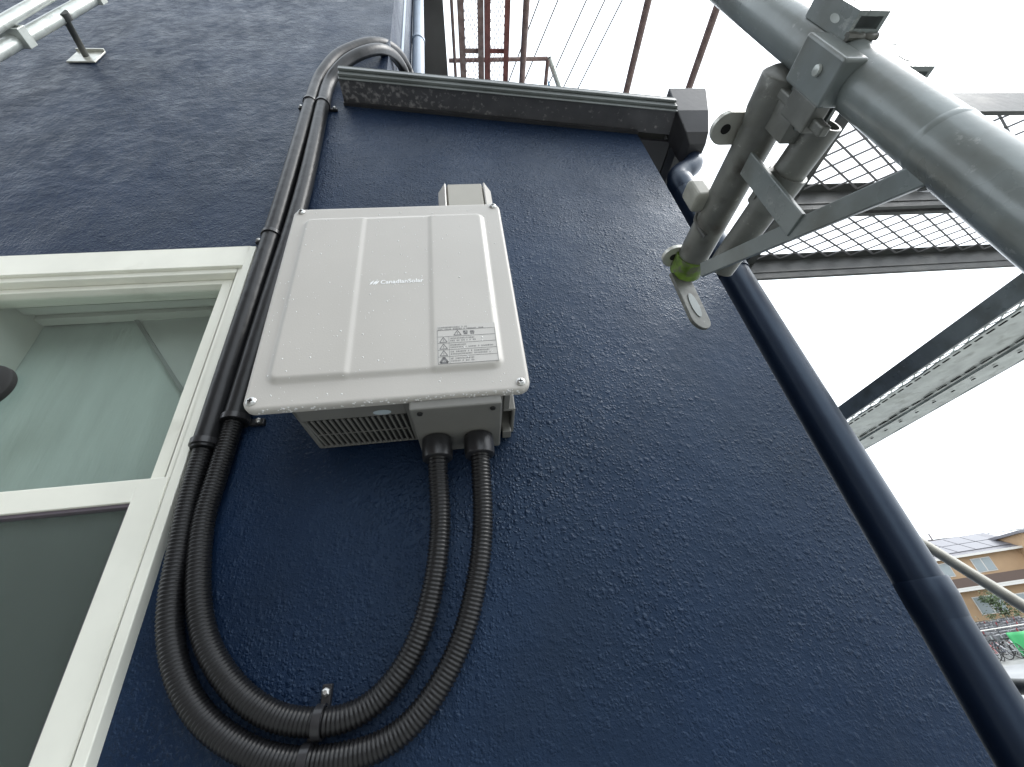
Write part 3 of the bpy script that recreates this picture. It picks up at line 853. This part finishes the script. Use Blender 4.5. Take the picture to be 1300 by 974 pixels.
br = thing('scaffold_bracket', cw(.372, .20, .42), 'worn grey scaffold bracket with diagonal brace reaching from the thick post towards the wall', 'bracket')
A0, A1 = cw(.370, .192, .487), cw(.363, .447, .487)
f = MB(); f.pipe(A0, A1, .0225); f.build('upper_arm', M_STEELD, br, smooth=True)
f = MB()                                   # cast end on the post side
f.rings([A0 + Vector((0, -.020, .004)), A0 + Vector((0, -.014, .004)), A0 + Vector((0, .02, .002)), A0 + Vector((0, .05, 0))], [.016, .0255, .026, .0215], 20)
f.box(A0.x - .012, A0.x + .03, A0.y - .004, A0.y + .03, A0.z - .055, A0.z - .01)
f.build('arm_head', M_STEELD, br, bevel=.002, smooth=True)
B0, B1 = cw(.397, .20, .432), cw(.372, .392, .428)
f = MB(); f.pipe(B0, B1, .0185); f.build('lower_arm', M_STEELD, br, smooth=True)
f = MB(); f.rings([B0 + (B1 - B0) * .28, B0 + (B1 - B0) * .28, B0 + (B1 - B0) * .50, B0 + (B1 - B0) * .50], [.0185, .0225, .0225, .0185], 20)
f.box(B0.x - .035, B0.x + .012, B0.y + .05, B0.y + .085, B0.z - .004, B0.z + .004)
f.build('arm_collar', M_STEELD, br, smooth=True)
f = MB()                                   # rolled flat diagonal brace
D0, D1 = cw(.354, .405, .440), cw(.368, .160, .272)
f.bar(D0, D1, .006, .020, up=(0, 0, 1))
f.build('diagonal_brace', M_STEEL, br, bevel=.0012)
f = MB(); f.bar(D1 + Vector((.008, .010, .012)), D1 + Vector((.010, -.018, -.020)), .018, .030); f.build('brace_foot', M_STEELD, br, bevel=.004)
f = MB(); f.bar(cw(.3590, .262, .468), cw(.3590, .262, .345), .005, .027, up=(0, 1, 0)); f.build('strut', M_STEEL, br, bevel=.001)
def tabdisc(c, r, parent, name, d=Vector((-1, 0, 0))):
    f = MB(); n_ = 20
    up_ = Vector((0, 0, 1)); sdv = Vector((0, 1, 0))
    th = .006
    # flat lug lying level, hole near its round end
    outp = [c + Vector((-r * math.cos(a), r * math.sin(a), 0)) for a in [(-90 + 180 * k / n_) * math.pi / 180 for k in range(n_ + 1)]]
    outp = [c + Vector((.03, -r, 0))] + outp + [c + Vector((.03, r, 0))]
    f.prism(outp, (0, 0, th))
    f.cur = 1
    hc_ = c + Vector((-.002, 0, -.0004))
    f.prism([hc_ + Vector((.006 * math.cos(k * math.pi / 8), .006 * math.sin(k * math.pi / 8), 0)) for k in range(16)], (0, 0, th + .0008))
    f.build(name, [M_PLATE, M_BLACKHOLE], parent, bevel=0)
tabdisc(cw(.338, .240, .505), .019, br, 'lug')
tabdisc(cw(.341, .428, .497), .019, br, 'lug')
f = MB(); k0 = cw(.340, .330, .508)
f.box(k0.x - .013, k0.x + .013, k0.y - .014, k0.y + .014, k0.z - .02, k0.z + .02); f.build('clamp_block', mat('worn_beige_block', (.30, .30, .26), .5, var=.2, vscale=30), br, bevel=.006, seg=3)
f = MB()
f.rings([cw(.352, .345, .49), cw(.345, .35, .499), cw(.343, .357, .492), cw(.346, .362, .478), cw(.351, .366, .465)], .0032, 8)
f.build('wire_pin', M_DARKST, br, smooth=True)
f = MB()                                   # marked sleeve at the end
f.rings([A1 + Vector((0, -.030, 0)), A1 + Vector((0, -.030, 0)), A1 + Vector((0, .002, 0)), A1 + Vector((0, .002, 0))], [.0226, .0245, .0245, .012], 24)
f.build('green_tape', M_GREEN, br, smooth=True)
f = MB()                                   # hinged tongue plate
t0, t1 = cw(.352, .448, .480), cw(.362, .464, .398)
dd = (t1 - t0).normalized(); sv = Vector((1, .25, 0)).normalized(); hw = .018
pl = [t0 - sv * hw, t0 + sv * hw] + [t1 + sv * (hw * math.cos(k * math.pi / 10)) + dd * (hw * math.sin(k * math.pi / 10)) for k in range(11)]
f.prism(pl, sv.cross(dd) * .006); f.build('tongue', M_STEELD, br, bevel=.001)
f = MB(); c_ = (t0 + t1) / 2 + dd * .018
f.prism([c_ + sv * (.008 * math.cos(a)) + dd * (.022 * math.sin(a)) for a in [k * math.pi / 9 for k in range(18)]], sv.cross(dd) * -.0012); f.build('tongue_dimple', M_STEEL, br)

# ================================================================== planks of expanded metal
def plank(label, x0, x1, y0, y1, z, axis, mats, LW=.075, SW=.034, depth=.05, ribs=0.6, fl=.010, st=.0034, centre=None):
    p = thing('scaffold_plank', (x0, y0, z), label, 'scaffold plank', 'expanded metal scaffold planks')
    mr, mm = mats
    along = (x0, x1) if axis == 'x' else (y0, y1)
    across = (y0, y1) if axis == 'x' else (x0, x1)
    def V(a, c, h): return Vector((a, c, z + h)) if axis == 'x' else Vector((c, a, z + h))
    for c, sg in ((across[0], 1), (across[1], -1)):
        f = MB()                           # channel: web, lower and upper flange
        def bb(c0, c1, h0, h1):
            A, B = V(along[0], c0, h0), V(along[1], c1, h1)
            f.box(min(A.x, B.x), max(A.x, B.x), min(A.y, B.y), max(A.y, B.y), min(A.z, B.z), max(A.z, B.z))
        bb(c, c + sg * .003, 0, depth); bb(c + sg * .0031, c + sg * fl, 0, .003); bb(c + sg * .0031, c + sg * .026, depth - .003, depth)
        bb(c + sg * .0031, c + sg * .0055, depth * .33, depth * .38)
        f.build('side_channel', mr, p)
    k = along[0] + .02
    while k < along[1]:
        f = MB()
        A, B = V(k - .015, across[0] + .004, depth - .024), V(k + .015, across[1] - .004, depth - .010)
        f.box(min(A.x, B.x), max(A.x, B.x), min(A.y, B.y), max(A.y, B.y), A.z, B.z)
        f.build('cross_rib', mr, p); k += ribs
    if centre:
        f = MB(); cc = (across[0] + across[1]) / 2
        A, B = V(along[0], cc - .014, .012), V(along[1], cc + .014, depth - .026)
        f.box(min(A.x, B.x), max(A.x, B.x), min(A.y, B.y), max(A.y, B.y), A.z, B.z); f.build('centre_bar', centre, p)
    f = MB()                               # diamond strands
    c0, c1 = across[0] + .01, across[1] - .01
    n1 = int((along[1] - along[0]) / LW); n2 = int(round((c1 - c0) / SW)); sw = (c1 - c0) / n2
    for i in range(n1 + 1):
        for j in range(n2):
            a = along[0] + i * LW; c = c0 + j * sw
            for (a1, ca, a2, cb) in ((a, c + sw / 2, a + LW / 2, c + sw), (a, c + sw / 2, a + LW / 2, c), (a + LW / 2, c + sw, a + LW, c + sw / 2), (a + LW / 2, c, a + LW, c + sw / 2)):
                if a2 > along[1]: continue
                f.bar(V(a1, ca, depth - .006), V(a2, cb, depth - .0045), st, .0024)
    o = f.build('expanded_mesh', mm, p); o['kind'] = 'stuff'
    return p
plank('dark edged mesh plank seen from below, between the bracket brace and the white sky', .99, 2.9, .70 - DW, .95 - DW, HC + .966, 'x', (M_DARKST, M_MESHST), LW=.092, SW=.048, depth=.10, ribs=1.85, st=.0056)
plank('upper mesh plank seen from below, right behind the thick post', .99, 2.9, .425 - DW, .69 - DW, HC + .966, 'x', (M_DARKST, M_MESHST), LW=.092, SW=.048, depth=.10, ribs=1.85, st=.0056)
pk = plank('bright galvanised mesh plank running away beside the right wall corner', 1.415, 1.79, .30 - DW, 3.2, HC + .60, 'y', (M_STEEL, M_STEELB), depth=.055, LW=.05, SW=.04, ribs=3.8)
for xa, xb in ((1.458, 1.618), (1.624, 1.772)):
    f = MB(); n_ = 60
    vs = []
    for k in range(n_ + 1):
        y = .32 - DW + (3.16 - .32 + DW) * k / n_; z = HC + .602 + .0015 * math.sin(k * 2.4)
        vs += [(xa + .002 * math.sin(k * 1.7), y, z), (xb - .002 * math.cos(k * 1.3), y, z - .004), (xa, y, z + .004), (xb, y, z)]
    f.add(vs, [q for k in range(n_) for q in ((k * 4, k * 4 + 1, k * 4 + 5, k * 4 + 4), (k * 4 + 2, k * 4 + 6, k * 4 + 7, k * 4 + 3), (k * 4, k * 4 + 4, k * 4 + 6, k * 4 + 2), (k * 4 + 1, k * 4 + 3, k * 4 + 7, k * 4 + 5))])
    f.build('deck_sheet', M_STEELB, pk)
sl_m = MB()
for xr, ln, gap in ((1.621, .034, .052), (1.4585, .022, .034), (1.70, .012, .075)):
    y = .34 - DW
    while y < 3.1:
        sl_m.box(xr - .003, xr + .003, y, y + ln, HC + .5945, HC + .5965); y += gap
o = sl_m.build('punched_slots', M_BLACKHOLE, pk); o['kind'] = 'stuff'
f = MB(); f.box(1.640, 1.652, .31 - DW, 3.18, HC + .588, HC + .5965); f.build('stiffener', M_STEELB, pk)
plank('left brown rusty mesh walkway plank high above the lower roof verge', .135, .332, .70 - DW, 4.5, HC + 4.1, 'y', (M_RUST, M_RUST), LW=.056, SW=.03, ribs=.62, depth=.06, fl=.048, st=.0036)
plank('right brown rusty mesh walkway plank high above the lower roof verge', .340, .536, .70 - DW, 4.5, HC + 4.1, 'y', (M_RUSTRED, M_RUST), LW=.056, SW=.03, ribs=.62, depth=.06, fl=.044, st=.0036)

# ================================================================== other scaffold pipes
def pipe(a, b, r, material, label, name='scaffold_pipe', group='scaffold pipes around the house', ext=(0, 0)):
    a, b = Vector(a), Vector(b); d = (b - a).normalized()
    a, b = a - d * ext[0], b + d * ext[1]
    f = MB(); mid = (a + b) / 2; f.pipe(a, b, r)
    o = f.build(name, material, None, smooth=True, loc=mid)
    return tag(o, label, 'pipe', group)
def npipe(X, Z, y0, y1, r, material, label): return pipe(cw(X, y0, Z), cw(X, y1, Z), r, material, label)
npipe(.093, 4.1, .7, 6, .0125, M_RUST, 'thin brown pipe left of the rusty mesh walkway above the verge')
npipe(.625, 3.9, .6, 6, .0243, M_RUST, 'thick brown speckled pipe right of the rusty mesh walkway above the verge')
npipe(1.375, 3.5, .6, 6, .0243, M_RUST, 'brown pipe standing over the middle right of the roof verge')
npipe(1.765, 3.3, .6, 6, .0243, M_RUST, 'brown pipe above the gutter hopper at the verge end')
pipe(onZ(1155, 680, .24), cw(1.85, 1.547, -.065), .0215, M_STEELD, 'light grey diagonal brace pipe crossing in front of the orange house', ext=(.45, .35)) if False else \
    pipe(cw(1.85, 1.79, .235), cw(1.85, 1.547, -.065), .0200, mat('pale_pipe', (.36, .35, .30), .45, var=.15, vscale=20, bump=.2), 'light grey diagonal brace pipe crossing in front of the orange house', ext=(.5, .3))
npipe(1.87, -.302, .9, 4, .0243, M_DARKST, 'dark level pipe at the right edge below the parked bicycles')
pipe(cw(1.0, .10, 1.40), cw(3.2, .36, 1.40), .0215, M_DARKST, 'dark pipe behind the thick post at the upper right edge')
pipe(cw(.05, 1.57, 4.62), cw(.97, 1.55, 4.62), .018, M_RUST, 'short level guard pipe ending above the middle of the verge')
pipe(cw(.97, 1.552, 4.6), cw(.97, 1.83, 4.6), .018, M_RUST, 'short guard pipe running back from the end of the level guard pipe')
pipe(cw(.985, 1.548, 4.63), cw(1.18, 1.90, 4.63), .024, M_STEELB, 'short pale galvanised pipe slanting beside the blue sheet scrap')
f = MB(); q = cw(.985, 1.70, 4.58)
f.prism([q, q + Vector((.03, .22, 0)), q + Vector((.12, .22, .01))], (0, 0, .004))
tag(f.build('blue_sheet', mat('blue_sheet_film', (.10, .36, .62), .5), None, loc=q), 'scrap of light blue sheet above the roof verge', 'sheet')

# upper-left scaffold with wall jack
a_, b_ = onY(-45, 92, .655), onY(140, -12, .655)
ulp = thing('scaffold_post', onY(50, 32, .655), 'bright wet galvanised scaffold pipe with lugs in the top left corner', 'scaffold post')
f = MB(); f.pipe(onY(-120, 132, .655), onY(160, -26, .655), .0235, seg=32); f.build('upright', M_STEELB, ulp, smooth=True)
f = MB(); f.pipe(onY(-120, 100, .60), onY(160, -62, .60), .019, seg=32); f.build('second_tube', M_STEELB, ulp, smooth=True)
def lugat(px, py):
    c = onY(px, py, .655); d = (onY(91, 7, .655) - onY(18, 49, .655)).normalized(); s_ = d.cross(Vector((0, 1, 0))).normalized()
    if s_.z > 0: s_ = -s_
    f = MB()
    for q in (-.016, .016): f.bar(c + d * q + s_ * -.03 + Vector((0, -.01, 0)), c + d * q + s_ * .085 + Vector((0, -.01, 0)), .06, .008, up=d)
    f.bar(c + s_ * .085 - d * .020 + Vector((0, -.01, 0)), c + s_ * .085 + d * .020 + Vector((0, -.01, 0)), .06, .008, up=s_)
    f.build('lug', M_STEELB, ulp, bevel=.002)
lugat(6, 50); lugat(103, -4)
wj = thing('wall_jack', onY(110, 75, .8), 'dark jack rod with a pale square foot plate pressed against the upper navy wall', 'wall jack')
pw = onY(111, 74, .8)
f = MB(); f.rings([pw + Vector((0, -.008, 0)), pw + Vector((.03, -.145, -.02))], .0125, 20); f.rings([pw + Vector((.028, -.135, -.018)), pw + Vector((.031, -.16, -.02))], .022, 16); f.build('rod', M_DARKST, wj, smooth=True)
f = MB(); f.box(pw.x - .055, pw.x + .055, pw.y - .008, pw.y - .002, pw.z - .055, pw.z + .055, ); f.build('foot_plate', M_PLATE, wj, bevel=.0015)
f = MB(); f.box(pw.x - .055, pw.x + .055, pw.y - .018, pw.y - .0085, pw.z + .048, pw.z + .055); f.build('plate_rim', M_PLATE, wj)
f = MB(); f.bar(pw + Vector((.02, -.12, -.015)), pw + Vector((-.05, -.12, -.02)), .006, .01); f.build('handle', M_DARKST, wj)

# ================================================================== overhead power lines
M_WIRE = mat('wire_grey', (.10, .10, .10), .6)
def wire(p, q, ext, r, label, name='power_line', sag=0):
    p, q = Vector(p), Vector(q); d = (q - p).normalized(); a = p - d * ext; b = q + d * ext
    f = MB(); n_ = 14
    f.rings([a.lerp(b, k / n_) - Vector((0, 0, sag * 4 * (k / n_) * (1 - k / n_))) for k in range(n_ + 1)], r, 6)
    return tag(f.build(name, M_WIRE, None, smooth=True, loc=(a + b) / 2), label, 'power line', 'thin power lines in the white sky')
for nth, px in zip(('leftmost', 'second from the left', 'middle', 'second from the right', 'rightmost'), (((684.6, 0), (664, 55)), ((708.5, 0), (678.5, 72)), ((744.6, 0), (704.6, 89)), ((768, 0), (718.5, 104.6)), ((790, 0), (736, 108)))):
    wire(onZ(*px[0], 6), onZ(*px[1], 6), 9, .0075, nth + ' of the five thin power lines in the sky above the verge')

# ================================================================== far yard and houses
O_WALL = mat('orange_render', (.44, .295, .175), .8, var=.08, vscale=.8)
O_WHITE = mat('far_white', (.62, .60, .56), .6)
O_ROOF = mat('far_roof', (.17, .165, .18), .5, var=.1, vscale=1)
O_DARK = mat('far_brown', (.10, .065, .05), .6)
O_GLASS = mat('far_glass', (.30, .34, .35), .15)
O_PV = mat('far_solar', (.17, .165, .18), .35)
oh = thing('orange_house', (46, 46, 0), 'orange two storey house with pale solar panels on its roof, far right behind the drainpipe', 'house')
oy = 45.5
f = MB()
f.box(43, 58.2, oy, oy + 9, 0, 6.25); f.build('wall', O_WALL, oh)
f = MB(); f.box(56.2, 68, oy - 1.6, oy + 8, 0, 7.35); f.build('wing_wall', O_WALL, oh)
f = MB(); f.box(55.8, 68.5, oy - 2.1, oy + 8.5, 7.36, 7.62); f.build('wing_roof', O_ROOF, oh)
f = MB(); f.prism([(42.4, oy - .6, 6.26), (42.4, oy + 4.5, 8.5), (42.4, oy + 9.6, 6.26)], (14.9, 0, 0)); f.build('main_roof', O_ROOF, oh)
for k in range(7):
    x = 44.2 + k * 1.72
    for j in range(2):
        y0 = oy + .2 + j * 2.0; zz = lambda y: 6.30 + (y - oy + .6) * 2.24 / 5.1
        f = MB(); f.prism([(x, y0, zz(y0)), (x + 1.62, y0, zz(y0)), (x + 1.62, y0 + 1.85, zz(y0 + 1.85)), (x, y0 + 1.85, zz(y0 + 1.85))], (0, 0, .05)); f.build('solar_panel', O_PV, oh)
f = MB(); f.box(42.4, 57.2, oy - .75, oy - .62, 6.10, 6.32); f.build('eave_board', O_WHITE, oh)
f = MB(); f.box(43.2, 55.2, oy - 1.0, oy - .02, 3.05, 3.25); f.box(43.2, 55.2, oy - 1.0, oy - .9, 3.26, 3.4); f.build('balcony_slab', O_WHITE, oh)
f = MB(); f.box(43.2, 55.2, oy - 1.0, oy - .93, 3.41, 4.25); f.build('balcony_railing', O_DARK, oh)
for (x, z, wd, h, yy) in ((47.2, 4.5, 2.2, 1.35, oy), (51.5, 4.5, 1.8, 1.35, oy), (49.5, .9, 2.4, 1.6, oy), (53.2, .4, 1.6, 1.9, oy), (60.0, 4.9, 1.6, 1.4, oy - 1.6), (63.6, 4.9, 1.6, 1.4, oy - 1.6), (60.6, 2.4, 2.4, 1.2, oy - 1.6)):
    f = MB(); f.box(x, x + wd, yy - .06, yy - .01, z, z + h); wn = f.build('window', O_WHITE, oh)
    for q in range(2):
        f = MB(); f.box(x + .08 + q * wd / 2, x + wd / 2 - .05 + q * wd / 2, yy - .08, yy - .061, z + .08, z + h - .08); f.build('pane', O_GLASS, wn)
f = MB(); f.box(60.2, 64, oy - 2.6, oy - 1.62, 3.9, 4.05); f.build('canopy', O_DARK, oh)
f = MB(); f.box(57.0, 59.6, oy - 1.70, oy - 1.62, 1.3, 2.2); f.build('garage_window', O_DARK, oh)
f = MB(); f.box(60.2, 61.4, oy - 1.75, oy - 1.62, .9, 2.5); f.build('red_door', mat('far_red', (.45, .07, .10), .6), oh)
oh.rotation_euler = (0, 0, R(-17))

def far_house(x, y, wd, dp, h, rh, col, label):
    t = thing('far_house', (x, y, 0), label, 'house')
    f = MB(); f.box(x, x + wd, y, y + dp, 0, h); f.build('wall', mat('far_render', col, .8), t)
    f = MB(); f.prism([(x - .4, y - .4, h + .01), (x - .4, y + dp / 2, h + rh), (x - .4, y + dp + .4, h + .01)], (wd + .8, 0, 0)); f.build('roof', O_ROOF, t)
    for k in range(3):
        f = MB(); xx = x + 1 + k * (wd - 2.6) / 2; f.box(xx, xx + 1.5, y - .05, y - .01, h - 2.2, h - .9); f.build('window', O_GLASS, t)
far_house(78, 60, 12, 9, 5.6, 2, (.5, .48, .44), 'pale house behind the right side of the orange house')

far_house(-15, -13.4, 13, 8, 12.5, 2.0, (.16, .13, .11), 'unseen brown house added behind the camera to darken the wall reflections')  # out of view; added and raised so the left wall reflects less sky
far_house(6.5, -27, 12, 9, 6.0, 2.2, (.20, .19, .18), 'unseen grey house added behind the camera to darken the wall reflections')  # out of view; added so the lower wall reflects something dark
def foliage(name, c, rx, rz, n, label, cat, col):
    c = Vector(c); M = mat(name + '_leaf', col, .6, var=.4, vscale=3)
    t = thing(name, c, label, cat)
    f = MB(); f.rings([c, c + Vector((.03, 0, rz * .5)), c + Vector((.0, .05, rz * 1.3))], [.09, .07, .03], 8)
    for k in range(6):
        a = k * 1.05; f.rings([c + Vector((0, 0, rz * (.3 + .1 * k))), c + Vector((math.cos(a) * rx * .7, math.sin(a) * rx * .7, rz * (.7 + .15 * k)))], [.04, .015], 6)
    f.build('trunk', O_DARK, t)
    f = MB(); rs = random.Random(hash(label) % 1000 if False else len(label))
    cl = [(Vector((rs.gauss(0, .45) * rx, rs.gauss(0, .45) * rx, rz * rs.uniform(.35, 1.9))), rs.uniform(.25, .5) * rx) for _ in range(14)]
    for _ in range(n):
        b0_, br_ = rs.choice(cl)
        p = c + b0_ + Vector((rs.gauss(0, 1), rs.gauss(0, 1), rs.gauss(0, 1))) * br_ * .6
        if p.z < .05: continue
        s_ = rs.uniform(.06, .14); u_ = Vector((rs.gauss(0, 1), rs.gauss(0, 1), rs.gauss(0, 1))).normalized(); v_ = u_.orthogonal().normalized()
        f.add([p - u_ * s_, p + v_ * s_ * .5, p + u_ * s_, p - v_ * s_ * .5], [(0, 1, 2, 3)])
    f.build('crown', M, t)
foliage('garden_shrub', (49.2, 42.4, 0), 1.0, 1.6, 1500, 'dark green shrub in front of the orange house wall', 'shrub', (.05, .085, .03))
foliage('garden_bush', (58.5, 41.8, 0), 1.0, .8, 600, 'low green bush at the foot of the orange house', 'bush', (.07, .10, .04))
f = MB(); rs = random.Random(5)
for _ in range(2600):
    p = Vector((rs.uniform(40, 66), rs.uniform(40.6, 41.5), abs(rs.gauss(.35, .25)))); s_ = rs.uniform(.07, .15)
    u_ = Vector((rs.gauss(0, 1), rs.gauss(0, 1), rs.gauss(0, 1))).normalized(); v_ = u_.orthogonal().normalized()
    f.add([p - u_ * s_, p + v_ * s_ * .5, p + u_ * s_, p - v_ * s_ * .5], [(0, 1, 2, 3)])
tag(f.build('hedge_planting', mat('hedge_leaf', (.10, .12, .075), .6, var=.4, vscale=2), None, loc=(52, 41, 0)), 'low grey green planting strip behind the bicycles', 'hedge', kind='stuff')

# bicycles: wheels, frame, saddle and bars in one small mesh (a few pixels each)
M_TYRE = mat('bike_tyre', (.03, .03, .03), .6); M_BIKE = mat('bike_silver', (.55, .55, .56), .3, .4); M_BIKED = mat('bike_dark', (.09, .10, .12), .4); M_BIKEW = mat('bike_basket', (.16, .16, .17), .5)
def bike_mesh(mf):
    f = MB()
    for cx in (-.52, .52):
        f.cur = 0
        c = [Vector((cx + .31 * math.cos(a), 0, .33 + .31 * math.sin(a))) for a in [k * math.pi / 9 for k in range(19)]]
        f.rings(c, .02, 5, False)
        f.cur = 1
        for k in range(8): f.tube((cx, 0, .33), (cx + .3 * math.cos(k * .785), 0, .33 + .3 * math.sin(k * .785)), .009, 4)
    f.cur = 2
    for a, b_ in (((-.52, 0, .33), (-.1, 0, .33)), ((-.1, 0, .33), (-.22, 0, .8)), ((-.1, 0, .33), (.38, 0, .72)), ((.38, 0, .72), (.52, 0, .33)), ((.38, 0, .72), (.34, 0, 1.02)), ((-.52, 0, .33), (-.22, 0, .75))): f.tube(a, b_, .028, 6)
    f.cur = 0
    f.tube((.3, -.27, 1.02), (.3, .27, 1.02), .014, 6); f.box(-.36, -.1, -.07, .07, .8, .86)
    f.cur = 3
    f.box(.42, .74, -.17, .17, .70, .95)
    me = f.build('parked_bicycle', [M_TYRE, M_BIKE, mf, M_BIKEW], None, smooth=True, loc=(0, 0, 0))
    return me
protos = [bike_mesh(M_BIKE), bike_mesh(M_BIKED), bike_mesh(mat('bike_red', (.35, .06, .06), .35))]
rs = random.Random(9); used = set(); nb = 0
for row, (y, n0) in enumerate(((22.9, 12), (24.6, 12), (26.4, 13), (28.6, 14), (31.0, 14), (33.6, 15))):
    for k in range(n0):
        i = rs.choice((0, 0, 0, 1, 1, 2))
        x = y * 1.035 + k * .40 + rs.uniform(-.1, .1)
        o = protos[i]
        if i in used:
            o = protos[i].copy(); COL.objects.link(o)
        used.add(i)
        o.location = (x, y + rs.uniform(-.2, .2), .004); o.rotation_euler = (rs.uniform(-.1, .1), 0, 1.35 + rs.uniform(-.3, .3))
        tag(o, 'parked bicycle standing in the crowded bicycle rows before the orange house', 'bicycle', 'bicycles parked in rows in the yard'); nb += 1
# pale rail along the bicycles with a green sheet at its end
rl = thing('yard_rail', (26.5, 25.4, 0), 'thin white rail running along the parked bicycles', 'rail')
f = MB(); f.tube((22, 25.4, 1.08), (31, 25.4, 1.08), .03, 8); f.build('top_rail', O_WHITE, rl)
for k in range(5):
    f = MB(); f.tube((22.2 + k * 2.15, 25.4, 0), (22.2 + k * 2.15, 25.4, 1.05), .025, 8); f.build('rail_post', O_WHITE, rl)
f = MB(); n_ = 14
gp0 = Vector((25.45, 22.2, 0))
vs = []
for j in range(7):
    for i in range(n_ + 1):
        a = i / n_
        vs.append(gp0 + Vector((.25 * (1 - j / 6) + a * 3.0, .06 * math.sin(i * 1.4) - j * .02, .08 + j * .15 + .12 * (1 - a) * (j / 6))))
f.add(vs, [(j * (n_ + 1) + i, j * (n_ + 1) + i + 1, (j + 1) * (n_ + 1) + i + 1, (j + 1) * (n_ + 1) + i) for j in range(6) for i in range(n_)])
g = f.build('green_sheet', mat('green_sheet_cloth', (.05, .38, .13), .6), None, smooth=True, loc=gp0)
sm = g.modifiers.new('thick', 'SOLIDIFY'); sm.thickness = .01
tag(g, 'bright green sheet hanging beside the parked bicycles at the right edge', 'sheet')
# utility pole beyond the orange house
up_ = thing('utility_pole', (74, 67.5, 0), 'thin utility pole with a crossarm rising beyond the orange house', 'utility pole')
f = MB(); f.rings([(74, 67.5, 0), (74, 67.5, 11.8)], [.2, .13], 12); f.build('shaft', mat('pole_concrete', (.25, .22, .22), .7), up_)
f = MB(); f.box(72.6, 75.4, 67.42, 67.58, 10.6, 10.75); f.box(73.2, 74.8, 67.42, 67.58, 9.7, 9.8); f.build('crossarm', O_DARK, up_)
for k, (dz, dx) in enumerate(((10.85, -1.2), (10.85, 1.2), (9.9, .6))):
    wire((74 + dx, 67.5, dz), (110 + dx, 62, dz + .3), 0.1, .055, 'thin power line leaving the utility pole above the orange house roof', sag=.5)
    wire((74 + dx, 67.5, dz), (40 + dx, 73, dz + .3), 0.1, .055, 'thin power line leaving the utility pole above the orange house roof', sag=.5)
